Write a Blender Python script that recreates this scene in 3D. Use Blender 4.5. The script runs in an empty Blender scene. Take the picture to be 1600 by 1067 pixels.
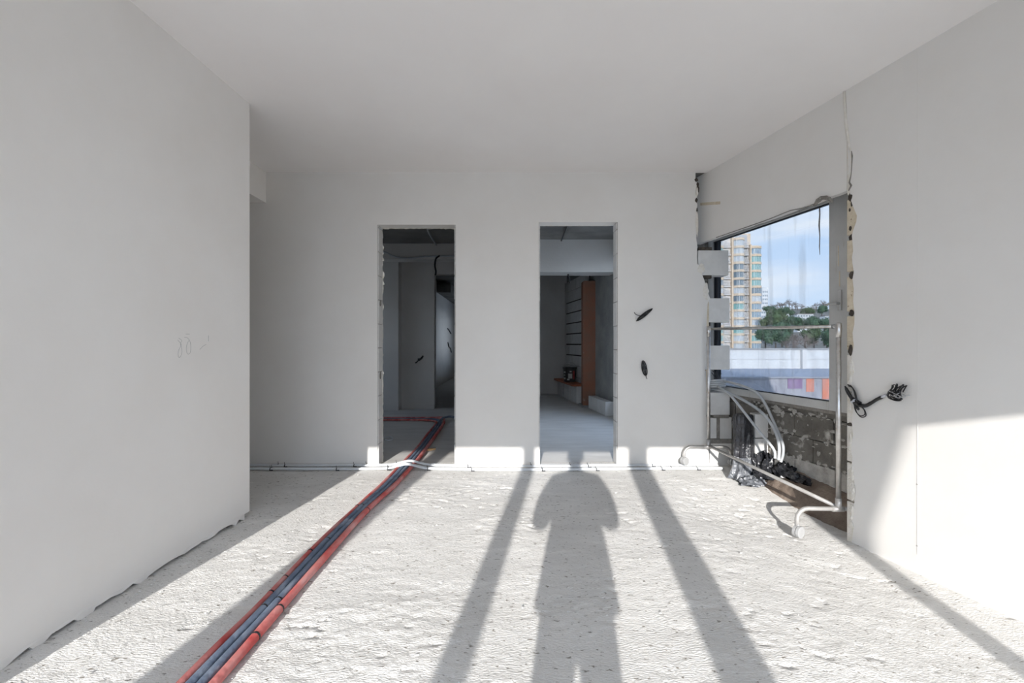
import bpy, bmesh, math, random
import numpy as np
from mathutils import Vector, Matrix

random.seed(7)
RNG = np.random.default_rng(11)
scene = bpy.context.scene
COL = scene.collection
R = math.radians

# ------------------------------------------------------------------ camera
F, HC, HOR = 711.0, 1.27, 536.0            # focal length in pixels, eye height, horizon row
cam_d = bpy.data.cameras.new('camera')
cam_d.sensor_width = 36.0
cam_d.lens = 36.0 * F / 1600.0
cam_d.shift_y = 2.5 / 1600.0
cam_d.clip_start = 0.02
cam_d.clip_end = 3000
cam = bpy.data.objects.new('camera', cam_d)
COL.objects.link(cam)
cam.location = (0, 0, HC)
cam.rotation_euler = (R(90), 0, 0)
scene.camera = cam

# ------------------------------------------------------------------ light
SUN_DIR = Vector((0.138, 1.0, -0.30)).normalized()
sun_d = bpy.data.lights.new('sun', 'SUN')
sun_d.energy = 7.2
sun_d.angle = R(0.5)
sun_d.color = (1.0, 0.97, 0.93)
sun = bpy.data.objects.new('sun', sun_d)
COL.objects.link(sun)
sun.rotation_euler = SUN_DIR.to_track_quat('-Z', 'Y').to_euler()
sun.location = (-2, -20, 10)

SKY = 4.1
world = bpy.data.worlds.new('sky')
scene.world = world
world.use_nodes = True
wt = world.node_tree
wt.nodes.clear()
def wn(t, **kw):
    n = wt.nodes.new(t)
    for k, v in kw.items():
        setattr(n, k, v)
    return n
w_out = wn('ShaderNodeOutputWorld'); w_bg = wn('ShaderNodeBackground')
w_tc = wn('ShaderNodeTexCoord'); w_sep = wn('ShaderNodeSeparateXYZ')
w_ramp = wn('ShaderNodeValToRGB')
w_ramp.color_ramp.elements[0].position = 0.0
w_ramp.color_ramp.elements[0].color = (0.64, 0.78, 0.95, 1)
w_ramp.color_ramp.elements[1].position = 0.55
w_ramp.color_ramp.elements[1].color = (0.34, 0.54, 0.88, 1)
w_map = wn('ShaderNodeMapping'); w_map.inputs['Scale'].default_value = (1.6, 1.6, 7.0)
w_noise = wn('ShaderNodeTexNoise')
w_noise.inputs['Scale'].default_value = 2.2; w_noise.inputs['Detail'].default_value = 6
w_cr = wn('ShaderNodeValToRGB')
w_cr.color_ramp.elements[0].position = 0.43; w_cr.color_ramp.elements[1].position = 0.72
w_mix = wn('ShaderNodeMix', data_type='RGBA')
w_mix.inputs['B'].default_value = (0.86, 0.90, 0.95, 1)
L = wt.links.new
L(w_tc.outputs['Generated'], w_sep.inputs[0]); L(w_sep.outputs['Z'], w_ramp.inputs[0])
L(w_tc.outputs['Generated'], w_map.inputs[0]); L(w_map.outputs[0], w_noise.inputs['Vector'])
L(w_noise.outputs[0], w_cr.inputs[0]); L(w_cr.outputs[0], w_mix.inputs['Factor'])
L(w_ramp.outputs[0], w_mix.inputs['A']); L(w_mix.outputs['Result'], w_bg.inputs['Color'])
w_bg.inputs['Strength'].default_value = SKY
L(w_bg.outputs[0], w_out.inputs['Surface'])

vs = scene.view_settings
vs.view_transform = 'Standard'; vs.look = 'None'; vs.gamma = 1.0
vs.use_curve_mapping = False
vs.exposure = 0.04
try:
    scene.cycles.diffuse_bounces = 7
    scene.cycles.max_bounces = 14
    scene.cycles.transparent_max_bounces = 16
    scene.cycles.sample_clamp_indirect = 6.0
except Exception:
    pass

# ------------------------------------------------------------------ materials
def material(name, col, col2=None, scale=6.0, rough=0.8, bump=0.0, bscale=40.0, metal=0.0,
             detail=6.0, lo=0.35, hi=0.65, stretch=(1, 1, 1), bdist=0.01, spec=0.3):
    m = bpy.data.materials.new(name); m.use_nodes = True
    nt = m.node_tree; b = nt.nodes['Principled BSDF']
    b.inputs['Roughness'].default_value = rough
    b.inputs['Metallic'].default_value = metal
    b.inputs['Specular IOR Level'].default_value = spec
    b.inputs['Base Color'].default_value = (*col, 1)
    tc = nt.nodes.new('ShaderNodeTexCoord'); mp = nt.nodes.new('ShaderNodeMapping')
    mp.inputs['Scale'].default_value = stretch
    nt.links.new(tc.outputs['Object'], mp.inputs[0])
    if col2 is not None:
        n = nt.nodes.new('ShaderNodeTexNoise')
        n.inputs['Scale'].default_value = scale; n.inputs['Detail'].default_value = detail
        n.inputs['Roughness'].default_value = 0.6
        nt.links.new(mp.outputs[0], n.inputs['Vector'])
        cr = nt.nodes.new('ShaderNodeValToRGB')
        cr.color_ramp.elements[0].position = lo; cr.color_ramp.elements[1].position = hi
        cr.color_ramp.elements[0].color = (*col, 1); cr.color_ramp.elements[1].color = (*col2, 1)
        nt.links.new(n.outputs[0], cr.inputs[0])
        nt.links.new(cr.outputs[0], b.inputs['Base Color'])
    if bump > 0:
        n2 = nt.nodes.new('ShaderNodeTexNoise')
        n2.inputs['Scale'].default_value = bscale; n2.inputs['Detail'].default_value = 5
        nt.links.new(mp.outputs[0], n2.inputs['Vector'])
        bp = nt.nodes.new('ShaderNodeBump')
        bp.inputs['Strength'].default_value = bump; bp.inputs['Distance'].default_value = bdist
        nt.links.new(n2.outputs[0], bp.inputs['Height'])
        nt.links.new(bp.outputs[0], b.inputs['Normal'])
    return m

def over(m, col, scale, lo, hi, stretch=(1, 1, 1), detail=8.0):
    """lay another layer of noise-shaped marks over the base colour"""
    nt = m.node_tree; b = nt.nodes['Principled BSDF']
    tc = nt.nodes.new('ShaderNodeTexCoord'); mp = nt.nodes.new('ShaderNodeMapping')
    mp.inputs['Scale'].default_value = stretch; mp.inputs['Location'].default_value = (random.random() * 9, 3, 1)
    n = nt.nodes.new('ShaderNodeTexNoise'); n.inputs['Scale'].default_value = scale; n.inputs['Detail'].default_value = detail
    cr = nt.nodes.new('ShaderNodeValToRGB')
    cr.color_ramp.elements[0].position = lo; cr.color_ramp.elements[1].position = hi
    cr.color_ramp.elements[0].color = (0, 0, 0, 1); cr.color_ramp.elements[1].color = (1, 1, 1, 1)
    mx = nt.nodes.new('ShaderNodeMix'); mx.data_type = 'RGBA'
    mx.inputs['B'].default_value = (*col, 1)
    nt.links.new(tc.outputs['Object'], mp.inputs[0]); nt.links.new(mp.outputs[0], n.inputs['Vector'])
    nt.links.new(n.outputs[0], cr.inputs[0]); nt.links.new(cr.outputs[0], mx.inputs['Factor'])
    if b.inputs['Base Color'].is_linked:
        src = b.inputs['Base Color'].links[0].from_socket
        nt.links.new(src, mx.inputs['A'])
    else:
        mx.inputs['A'].default_value = b.inputs['Base Color'].default_value
    nt.links.new(mx.outputs['Result'], b.inputs['Base Color'])
    return m

M = {}
M['plaster'] = material('plaster', (0.74, 0.715, 0.68), (0.77, 0.75, 0.72), 1.6, 0.9, 0.12, 60, bdist=0.004)
M['plaster_edge'] = material('plaster_edge', (0.78, 0.75, 0.70), (0.70, 0.66, 0.58), 30, 0.95, 0.5, 90)
M['ceiling'] = material('ceiling_plaster', (0.82, 0.79, 0.77), (0.845, 0.82, 0.80), 1.2, 0.92, 0.08, 50, bdist=0.004)
M['screed'] = material('screed', (0.655, 0.64, 0.615), (0.745, 0.73, 0.705), 3.0, 0.95, 0.55, 120, stretch=(0.55, 1.3, 1), bdist=0.012)
over(M['screed'], (0.25, 0.23, 0.20), 52, 0.62, 0.69, (0.65, 1.3, 1))
over(M['screed'], (0.79, 0.775, 0.745), 7, 0.58, 0.70, (0.6, 1.2, 1))
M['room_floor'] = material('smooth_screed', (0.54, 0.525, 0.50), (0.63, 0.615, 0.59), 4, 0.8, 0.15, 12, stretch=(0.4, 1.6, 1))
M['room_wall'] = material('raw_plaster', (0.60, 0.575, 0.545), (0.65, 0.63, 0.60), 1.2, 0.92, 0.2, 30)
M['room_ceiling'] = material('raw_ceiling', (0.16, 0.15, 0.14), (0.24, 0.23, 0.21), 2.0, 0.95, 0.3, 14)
M['concrete'] = material('raw_concrete', (0.26, 0.265, 0.26), (0.36, 0.36, 0.345), 2.4, 0.9, 0.5, 22)
M['aac'] = material('aerated_block', (0.63, 0.62, 0.60), (0.70, 0.69, 0.67), 9, 0.92, 0.25, 120, bdist=0.004)
M['mortar'] = material('dark_mortar', (0.20, 0.185, 0.165), (0.28, 0.26, 0.235), 30, 0.95, 0.6, 60)
M['void'] = material('dark_cavity', (0.045, 0.036, 0.03), (0.09, 0.075, 0.06), 40, 0.95, 0.6, 70)
M['foam'] = material('beige_adhesive', (0.58, 0.49, 0.36), (0.68, 0.60, 0.47), 14, 0.95, 0.6, 60)
over(M['foam'], (0.34, 0.26, 0.17), 40, 0.66, 0.72)
M['frame'] = material('grey_window_frame', (0.47, 0.47, 0.46), (0.53, 0.53, 0.515), 5, 0.55, 0.05, 40)
over(M['frame'], (0.36, 0.32, 0.27), 6, 0.62, 0.72, (6, 6, 0.6))
M['gasket'] = material('black_gasket', (0.02, 0.022, 0.028), rough=0.5)
M['chrome'] = material('worn_chrome', (0.66, 0.65, 0.63), (0.50, 0.48, 0.46), 20, 0.28, 0.1, 60, metal=0.9)
over(M['chrome'], (0.30, 0.20, 0.13), 26, 0.66, 0.74)
M['white_tube'] = material('dusty_white_steel', (0.46, 0.45, 0.44), (0.38, 0.365, 0.345), 18, 0.4, metal=0.4)
over(M['white_tube'], (0.36, 0.24, 0.16), 30, 0.68, 0.74)
M['caster'] = material('grey_caster_plastic', (0.33, 0.33, 0.33), rough=0.5)
M['red'] = material('red_insulation', (0.50, 0.075, 0.07), (0.56, 0.16, 0.14), 8, 0.65, 0.3, 60, lo=0.4, hi=0.7)
over(M['red'], (0.62, 0.36, 0.34), 12, 0.42, 0.80, (1, 0.4, 1))
M['blue'] = material('blue_insulation', (0.115, 0.15, 0.215), (0.19, 0.23, 0.30), 8, 0.65, 0.3, 60, lo=0.4, hi=0.7)
over(M['blue'], (0.42, 0.46, 0.53), 14, 0.58, 0.9, (1, 0.5, 1))
M['tie'] = material('black_tie', (0.02, 0.02, 0.022), rough=0.5)
M['pvc'] = material('white_conduit', (0.70, 0.73, 0.76), (0.64, 0.66, 0.68), 10, 0.45)
M['flex'] = material('grey_flexible_tube', (0.42, 0.44, 0.46), (0.50, 0.51, 0.52), 12, 0.5)
M['film'] = material('black_plastic_film', (0.016, 0.017, 0.02), (0.03, 0.03, 0.035), 9, 0.22, 0.9, 18, spec=0.6, bdist=0.02)
M['filmgrey'] = material('sunlit_film', (0.05, 0.055, 0.065), (0.20, 0.21, 0.23), 14, 0.25, 0.9, 22, spec=0.7, bdist=0.02)  # sunlight on the film is put into this paler grey
M['dirt'] = material('brown_dirt', (0.14, 0.105, 0.082), (0.23, 0.185, 0.15), 9, 0.97, 0.8, 40)
M['oldblock'] = material('old_grey_block', (0.105, 0.097, 0.085), (0.17, 0.158, 0.14), 7, 0.93, 0.6, 40)
over(M['oldblock'], (0.50, 0.48, 0.44), 7.5, 0.60, 0.72)
M['lime'] = material('lime_smear', (0.30, 0.285, 0.26), (0.46, 0.44, 0.41), 16, 0.95, 0.6, 50)
M['rust'] = material('orange_primer_steel', (0.36, 0.155, 0.095), (0.30, 0.17, 0.12), 5, 0.8, 0.3, 30)
over(M['rust'], (0.45, 0.36, 0.29), 10, 0.66, 0.75)
M['shelf'] = material('orange_board', (0.42, 0.13, 0.06), (0.34, 0.11, 0.06), 8, 0.75)
M['cable'] = material('black_cable', (0.012, 0.012, 0.013), rough=0.4, spec=0.5)
M['wire'] = material('grey_wire_ends', (0.55, 0.55, 0.56), rough=0.35, metal=0.6)
M['tape'] = material('pale_tape', (0.55, 0.56, 0.6), rough=0.5)
M['pencil'] = material('pencil', (0.36, 0.36, 0.35), rough=0.8)
M['wood'] = material('wood_offcut', (0.62, 0.40, 0.20), (0.50, 0.30, 0.14), 20, 0.8)
M['stain'] = material('orange_stain', (0.62, 0.42, 0.30), (0.72, 0.66, 0.60), 26, 0.95)
M['bucket'] = material('dark_bucket', (0.035, 0.03, 0.03), (0.07, 0.06, 0.055), 12, 0.5)
M['paper'] = material('pale_print', (0.5, 0.49, 0.46), rough=0.7)
M['redprint'] = material('red_print', (0.35, 0.06, 0.06), rough=0.7)
# outside
M['cream'] = material('tower_cream', (0.80, 0.61, 0.43), (0.86, 0.71, 0.55), 0.3, 0.8)
M['towerwhite'] = material('tower_white', (0.84, 0.82, 0.80), (0.74, 0.72, 0.70), 0.4, 0.8)
M['towerdark'] = material('tower_recess', (0.55, 0.56, 0.58), (0.62, 0.62, 0.63), 0.4, 0.8)
M['glass_teal'] = material('teal_glazing', (0.22, 0.46, 0.45), (0.32, 0.55, 0.54), 0.3, 0.25, spec=0.5)
M['glass_blue'] = material('blue_glazing', (0.24, 0.36, 0.46), (0.36, 0.48, 0.57), 0.3, 0.25, spec=0.5)
M['glass_dark'] = material('dark_glazing', (0.15, 0.21, 0.26), (0.26, 0.33, 0.38), 0.3, 0.25, spec=0.5)
M['curtain'] = material('white_curtains', (0.74, 0.77, 0.79), (0.52, 0.58, 0.63), 1.2, 0.8, stretch=(1, 1, 0.1))
M['parapet'] = material('white_parapet', (0.88, 0.88, 0.87), (0.80, 0.80, 0.79), 1.2, 0.85, stretch=(1.5, 1, 0.5))
M['coping'] = material('parapet_coping', (0.36, 0.355, 0.35), (0.5, 0.49, 0.48), 6, 0.8)
M['terrace'] = material('terrace_sheet', (0.40, 0.42, 0.48), (0.48, 0.50, 0.56), 1.5, 0.6)
M['lowwall'] = material('bluish_low_wall', (0.46, 0.46, 0.52), (0.58, 0.58, 0.63), 5.0, 0.8, stretch=(1.5, 1, 0.35))
over(M['lowwall'], (0.30, 0.28, 0.34), 7, 0.6, 0.7, (1.6, 1, 0.3))
M['violet'] = material('violet_tone', (0.34, 0.22, 0.38), (0.44, 0.34, 0.50), 5, 0.8)  # mottled violet for a patch on the low wall
M['orange'] = material('orange_tone', (0.95, 0.28, 0.14), (0.80, 0.46, 0.42), 2.5, 0.7, stretch=(1, 1, 0.5))  # mottled orange for two patches on the low wall
M['hill'] = material('hillside', (0.16, 0.16, 0.13), (0.30, 0.27, 0.24), 0.06, 0.95)
M['ground'] = material('city_ground', (0.22, 0.22, 0.21), (0.30, 0.30, 0.28), 0.05, 0.95)
M['leaf_green'] = material('evergreen_leaves', (0.06, 0.12, 0.07), (0.13, 0.20, 0.12), 0.6, 0.9)
M['leaf_olive'] = material('olive_leaves', (0.08, 0.13, 0.06), (0.15, 0.19, 0.10), 0.6, 0.9)
M['twig'] = material('bare_twigs', (0.22, 0.17, 0.145), (0.32, 0.26, 0.23), 0.6, 0.95)
M['bark'] = material('bark', (0.10, 0.075, 0.06), (0.16, 0.13, 0.11), 2, 0.95)
M['housewhite'] = material('house_white', (0.86, 0.86, 0.86), (0.8, 0.8, 0.8), 0.4, 0.8)
M['roof'] = material('house_roof', (0.30, 0.27, 0.26), rough=0.8)
# photographer
M['jacket'] = material('dark_jacket', (0.03, 0.035, 0.05), (0.05, 0.055, 0.07), 8, 0.9, 0.3, 60)
M['trousers'] = material('dark_trousers', (0.04, 0.04, 0.045), rough=0.9)
M['skin'] = material('skin', (0.55, 0.34, 0.25), rough=0.5)
M['hair'] = material('dark_hair', (0.02, 0.015, 0.012), rough=0.6)
M['shoe'] = material('shoe', (0.05, 0.05, 0.05), rough=0.6)
M['camblack'] = material('camera_black', (0.015, 0.015, 0.016), rough=0.45)

GLASS_T = 0.50
def glass_material():
    m = bpy.data.materials.new('dirty_glass'); m.use_nodes = True
    nt = m.node_tree; nt.nodes.clear()
    o = nt.nodes.new('ShaderNodeOutputMaterial'); tr = nt.nodes.new('ShaderNodeBsdfTransparent')
    tr.inputs[0].default_value = (GLASS_T * 0.98, GLASS_T, GLASS_T * 1.02, 1)
    gl = nt.nodes.new('ShaderNodeBsdfGlossy'); gl.inputs['Roughness'].default_value = 0.03
    gl.inputs[0].default_value = (0.8, 0.85, 0.9, 1)
    df = nt.nodes.new('ShaderNodeBsdfDiffuse'); df.inputs[0].default_value = (0.55, 0.56, 0.58, 1)
    fc = nt.nodes.new('ShaderNodeLayerWeight'); fc.inputs[0].default_value = 0.5
    pw_ = nt.nodes.new('ShaderNodeMath'); pw_.operation = 'POWER'; pw_.inputs[1].default_value = 4.0
    lw = nt.nodes.new('ShaderNodeMath'); lw.operation = 'MULTIPLY_ADD'; lw.inputs[1].default_value = 0.45; lw.inputs[2].default_value = 0.03
    nt.links.new(fc.outputs['Facing'], pw_.inputs[0]); nt.links.new(pw_.outputs[0], lw.inputs[0])
    m1 = nt.nodes.new('ShaderNodeMixShader'); m2 = nt.nodes.new('ShaderNodeMixShader')
    tc = nt.nodes.new('ShaderNodeTexCoord'); mp = nt.nodes.new('ShaderNodeMapping')
    mp.inputs['Scale'].default_value = (7, 7, 0.7)
    ns = nt.nodes.new('ShaderNodeTexNoise'); ns.inputs['Scale'].default_value = 1.6; ns.inputs['Detail'].default_value = 6
    cr = nt.nodes.new('ShaderNodeValToRGB')
    cr.color_ramp.elements[0].position = 0.5; cr.color_ramp.elements[1].position = 0.85
    cr.color_ramp.elements[0].color = (0.01, 0.01, 0.01, 1); cr.color_ramp.elements[1].color = (0.30, 0.30, 0.30, 1)
    l = nt.links.new
    l(tc.outputs['Object'], mp.inputs[0]); l(mp.outputs[0], ns.inputs['Vector']); l(ns.outputs[0], cr.inputs[0])
    l(lw.outputs[0], m1.inputs[0]); l(tr.outputs[0], m1.inputs[1]); l(gl.outputs[0], m1.inputs[2])
    l(cr.outputs[0], m2.inputs[0]); l(m1.outputs[0], m2.inputs[1]); l(df.outputs[0], m2.inputs[2])
    l(m2.outputs[0], o.inputs['Surface'])
    return m
M['glass'] = glass_material()

# ------------------------------------------------------------------ builders
class MB:
    def __init__(s):
        s.v = []; s.f = []; s.m = []
    def add(s, verts, faces, mi=0):
        b = len(s.v)
        s.v += [tuple(p) for p in verts]
        s.f += [tuple(i + b for i in f) for f in faces]
        s.m += [mi] * len(faces)
        return s
    def box(s, x0, x1, y0, y1, z0, z1, mi=0, fn=None):
        p = [(x, y, z) for z in (z0, z1) for y in (y0, y1) for x in (x0, x1)]
        if fn: p = [fn(*q) for q in p]
        return s.add(p, [(0, 2, 3, 1), (4, 5, 7, 6), (0, 1, 5, 4), (2, 6, 7, 3), (0, 4, 6, 2), (1, 3, 7, 5)], mi)
    def prism(s, poly, fn, t0, t1, mi=0):
        """poly: 2-D outline; fn(a, b, t) -> point; t0..t1 the thickness"""
        n = len(poly)
        vs_ = [fn(a, b, t0) for a, b in poly] + [fn(a, b, t1) for a, b in poly]
        fs = [tuple(range(n - 1, -1, -1)), tuple(range(n, 2 * n))]
        fs += [(i, (i + 1) % n, n + (i + 1) % n, n + i) for i in range(n)]
        return s.add(vs_, fs, mi)
    def tube(s, pts, rad, n=8, mi=0, cap=True, closed=False):
        pts = [Vector(p) for p in pts]
        k = len(pts)
        rads = rad if isinstance(rad, (list, tuple)) else [rad] * k
        ref = None; vs_ = []
        for i, p in enumerate(pts):
            a = pts[max(i - 1, 0)] if not closed else pts[i - 1]
            c = pts[min(i + 1, k - 1)] if not closed else pts[(i + 1) % k]
            t = (c - a)
            t = t.normalized() if t.length > 1e-9 else Vector((0, 0, 1))
            if ref is None:
                ref = Vector((0, 0, 1)) if abs(t.z) < 0.9 else Vector((1, 0, 0))
            nrm = (ref - t * ref.dot(t))
            nrm = nrm.normalized() if nrm.length > 1e-6 else t.orthogonal().normalized()
            ref = nrm; bn = t.cross(nrm)
            for j in range(n):
                an = 2 * math.pi * j / n
                vs_.append(p + (nrm * math.cos(an) + bn * math.sin(an)) * rads[i])
        fs = []
        for i in range(k if closed else k - 1):
            i2 = (i + 1) % k
            for j in range(n):
                fs.append((i * n + j, i * n + (j + 1) % n, i2 * n + (j + 1) % n, i2 * n + j))
        if cap and not closed:
            fs.append(tuple(range(n - 1, -1, -1))); fs.append(tuple((k - 1) * n + j for j in range(n)))
        return s.add(vs_, fs, mi)
    def ball(s, c, r, nu=10, nv=6, mi=0, jit=0.0):
        if not isinstance(r, (tuple, list)): r = (r, r, r)
        vs_ = []
        for i in range(nv + 1):
            th = math.pi * i / nv
            for j in range(nu):
                ph = 2 * math.pi * j / nu
                k = 1 + jit * random.uniform(-1, 1)
                vs_.append((c[0] + r[0] * k * math.sin(th) * math.cos(ph), c[1] + r[1] * k * math.sin(th) * math.sin(ph), c[2] + r[2] * k * math.cos(th)))
        fs = [(i * nu + j, (i + 1) * nu + j, (i + 1) * nu + (j + 1) % nu, i * nu + (j + 1) % nu) for i in range(nv) for j in range(nu)]
        return s.add(vs_, fs, mi)
    def mesh(s, name, mats, smooth=False):
        me = bpy.data.meshes.new(name)
        me.from_pydata(s.v, [], s.f)
        for m in (mats if isinstance(mats, (list, tuple)) else [mats]):
            me.materials.append(M[m] if isinstance(m, str) else m)
        me.polygons.foreach_set('material_index', s.m)
        if smooth: me.polygons.foreach_set('use_smooth', [True] * len(s.f))
        bm = bmesh.new(); bm.from_mesh(me)
        bmesh.ops.recalc_face_normals(bm, faces=bm.faces)
        bm.to_mesh(me); bm.free()
        me.update()
        return me
    def build(s, name, mats, parent=None, smooth=False, bevel=0.0):
        o = bpy.data.objects.new(name, s.mesh(name, mats, smooth))
        COL.objects.link(o)
        if parent is not None: o.parent = parent
        if bevel > 0:
            md = o.modifiers.new('bevel', 'BEVEL'); md.width = bevel; md.segments = 2; md.limit_method = 'ANGLE'
        return o

def tag(o, label=None, cat=None, group=None, kind=None):
    if label: o['label'] = label
    if cat: o['category'] = cat
    if group: o['group'] = group
    if kind: o['kind'] = kind
    return o
def struct(o, label, cat=None):
    return tag(o, label, cat, kind='structure')
def thing(name, label, cat, loc=(0, 0, 0), group=None):
    o = bpy.data.objects.new(name, None); COL.objects.link(o)
    o.location = loc; o.empty_display_size = 0.1
    return tag(o, label, cat, group)
def child(me, name, parent, loc=(0, 0, 0), rot=(0, 0, 0), scale=(1, 1, 1)):
    o = bpy.data.objects.new(name, me); COL.objects.link(o)
    o.parent = parent; o.location = loc; o.rotation_euler = rot; o.scale = scale
    return o
def at(px, py, Y):
    return Vector(((px - 800) / F * Y, Y, HC - (py - HOR) / F * Y))
def spline(pts, n=6):
    """Catmull-Rom through the points"""
    P = [Vector(p) for p in pts]
    P = [P[0] * 2 - P[1]] + P + [P[-1] * 2 - P[-2]]
    out = []
    for i in range(1, len(P) - 2):
        for j in range(n):
            t = j / n
            out.append(0.5 * ((2 * P[i]) + (P[i + 1] - P[i - 1]) * t + (2 * P[i - 1] - 5 * P[i] + 4 * P[i + 1] - P[i + 2]) * t * t
                              + (3 * P[i] - P[i - 1] - 3 * P[i + 1] + P[i + 2]) * t ** 3))
    out.append(P[-2])
    return out
def sstep(x, a, b):
    t = np.clip((x - a) / (b - a), 0, 1)
    return t * t * (3 - 2 * t)

# ------------------------------------------------------------------ key planes
YB = 4.728                       # back wall face
TB = 0.15                        # its thickness
ZC = 3.045                       # ceiling
YF = -2.4                        # window front behind the camera
def xl(Y): return -1.947 + 0.0323 * (Y - 3.38)          # left wall face
RO = Vector((3.0044, 0, 0)); RD = Vector((-0.2022, 0.9793, 0)); RN = Vector((0.9793, 0.2022, 0))
def rw(u, r, z):                 # right wall frame: u along, r outward
    p = RO + RD * u + RN * r
    return Vector((p.x, p.y, z))
def ru(px, r=0.0):
    k = (px - 800) / F
    return (3.0044 + r * (0.9793 - 0.2022 * k)) / (0.2022 + 0.9793 * k)
def rwp(px, py, r=0.0):
    u = ru(px, r); p = rw(u, r, 0)
    return rw(u, r, HC - (py - HOR) / F * p.y)
def rwz(px, py, r=0.0):
    p = rwp(px, py, r); return ru(px, r), p.z
def zfloor(x, y):
    return -0.11 * sstep(x, 0.9, 2.1) * (1 - sstep(y, 3.3, 4.6))

# value noise in numpy
def vnoise(x, y, seed):
    rg = np.random.default_rng(seed); T = rg.random((256, 256))
    xi = np.floor(x).astype(int); yi = np.floor(y).astype(int)
    fx = x - xi; fy = y - yi
    fx = fx * fx * (3 - 2 * fx); fy = fy * fy * (3 - 2 * fy)
    a = T[xi % 256, yi % 256]; b = T[(xi + 1) % 256, yi % 256]; c = T[xi % 256, (yi + 1) % 256]; d = T[(xi + 1) % 256, (yi + 1) % 256]
    return (a * (1 - fx) + b * fx) * (1 - fy) + (c * (1 - fx) + d * fx) * fy - 0.5

def grid_object(name, X, Y, Z, mat, smooth=True):
    ny, nx = X.shape
    co = np.stack([X, Y, Z], -1).reshape(-1, 3).astype(np.float32)
    idx = np.arange(nx * ny).reshape(ny, nx)
    q = np.stack([idx[:-1, :-1], idx[:-1, 1:], idx[1:, 1:], idx[1:, :-1]], -1).reshape(-1, 4)
    me = bpy.data.meshes.new(name)
    me.vertices.add(len(co)); me.vertices.foreach_set('co', co.ravel())
    me.loops.add(q.size); me.loops.foreach_set('vertex_index', q.ravel().astype(np.int32))
    me.polygons.add(len(q))
    me.polygons.foreach_set('loop_start', np.arange(0, q.size, 4, dtype=np.int32))
    me.polygons.foreach_set('loop_total', np.full(len(q), 4, dtype=np.int32))
    me.polygons.foreach_set('use_smooth', np.full(len(q), smooth))
    me.materials.append(M[mat]); me.update(calc_edges=True); me.validate()
    o = bpy.data.objects.new(name, me); COL.objects.link(o)
    return o

# ------------------------------------------------------------------ floor
xs = np.concatenate([np.arange(-4.2, -2.5, 0.06), np.arange(-2.5, 2.75, 0.0115), np.linspace(2.75, 3.6, 12)])
ys = np.concatenate([np.arange(YF - 0.25, 1.4, 0.06), np.arange(1.4, YB + 0.16, 0.0115)])
X, Y = np.meshgrid(xs, ys)
xm = 3.0044 - 0.2065 * Y + 0.36
X = np.where(X > 1.5, 1.5 + (X - 1.5) * (xm - 1.5) / (3.6 - 1.5), X)
Z = zfloor(X, Y)
amp = 1 - 0.75 * sstep(Y, 4.1, 4.7)
relief = (0.016 * vnoise(X * 1.6, Y * 1.9, 1) + 0.0032 * vnoise(X * 6, Y * 9, 2) + 0.0024 * vnoise(X * 17, Y * 26, 3)
          + 0.0038 * vnoise(X * 42, Y * 52, 4))
lump = vnoise(X * 3.1, Y * 4.3, 9)
relief = relief * (0.55 + 0.9 * sstep(lump, -0.1, 0.35)) + 0.0018 * sstep(vnoise(X * 9, Y * 16, 5), 0.22, 0.46) - 0.007 * sstep(vnoise(X * 13 + 3, Y * 26, 6) + 0.3 * vnoise(X * 40, Y * 60, 8), 0.36, 0.46) * sstep(lump, -0.3, 0.1)
Z = Z + relief * amp - 0.006
floor_o = struct(grid_object('floor', X, Y, Z, 'screed'), 'rough pale grey cement screed floor of the sunlit room', 'floor')

def fz(x, y):
    return float(zfloor(np.array(x), np.array(y)))

# floor of the two rooms behind
xs = np.arange(-4.2, 2.9, 0.05); ys = np.arange(YB + 0.13, 18.0, 0.05)
X, Y = np.meshgrid(xs, ys)
Z = 0.006 * vnoise(X * 2, Y * 5, 21) + 0.003 * vnoise(X * 9, Y * 20, 22) - 0.004
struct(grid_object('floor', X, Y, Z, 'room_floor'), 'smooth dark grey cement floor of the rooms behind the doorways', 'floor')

# ------------------------------------------------------------------ ceiling
struct(MB().box(-4.4, 3.9, YF - 0.3, YB + 0.02, ZC, ZC + 0.2).build('ceiling', 'ceiling'), 'plain plastered ceiling of the sunlit room', 'ceiling')
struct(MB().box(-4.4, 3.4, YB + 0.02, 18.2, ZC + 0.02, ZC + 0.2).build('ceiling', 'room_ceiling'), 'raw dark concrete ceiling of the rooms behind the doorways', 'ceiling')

# ------------------------------------------------------------------ left wall (unseen return to the left added to block the sun)
poly = [(xl(0.85), 0.85), (xl(3.38), 3.38), (xl(3.38) - 0.16, 3.38), (xl(1.01) - 0.16, 1.01), (-4.2, 1.01), (-4.2, 0.85)]
wl = MB().prism(poly, lambda a, b, t: (a, b, t), 0.022, ZC + 0.01).build('wall_left', 'plaster', bevel=0.004)
struct(wl, 'plastered partition wall on the left, ending short of the back wall', 'wall')
# dark strip painting the gap's shade and ragged plaster lip at its foot
MB().box(0.9, 3.36, 0.03, 0.12, -0.04, 0.03, fn=lambda a, b, c: (xl(a) - b, a, c)).build('gap_shade', 'mortar', wl)
mb = MB()
pts = []
yy = 0.9
prev = None
while yy < 3.36:
    x = xl(yy); d = random.uniform(0.0, 0.007); z = random.uniform(0.012, 0.03)
    lo = random.choice((0.016, 0.012, 0.004, -0.02)); cur = (Vector((x - 0.012, yy, lo)), Vector((x + d * 0.6 + 0.001, yy, lo)), Vector((x + d * 0.5, yy, z)), Vector((x - 0.002, yy, z + 0.012)))
    if prev:
        b = len(mb.v); mb.add(list(prev) + list(cur), [(0, 1, 5, 4), (1, 2, 6, 5), (2, 3, 7, 6)])
    prev = cur; yy += random.uniform(0.02, 0.07)
mb.build('plaster_lip', 'plaster', wl)
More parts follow.
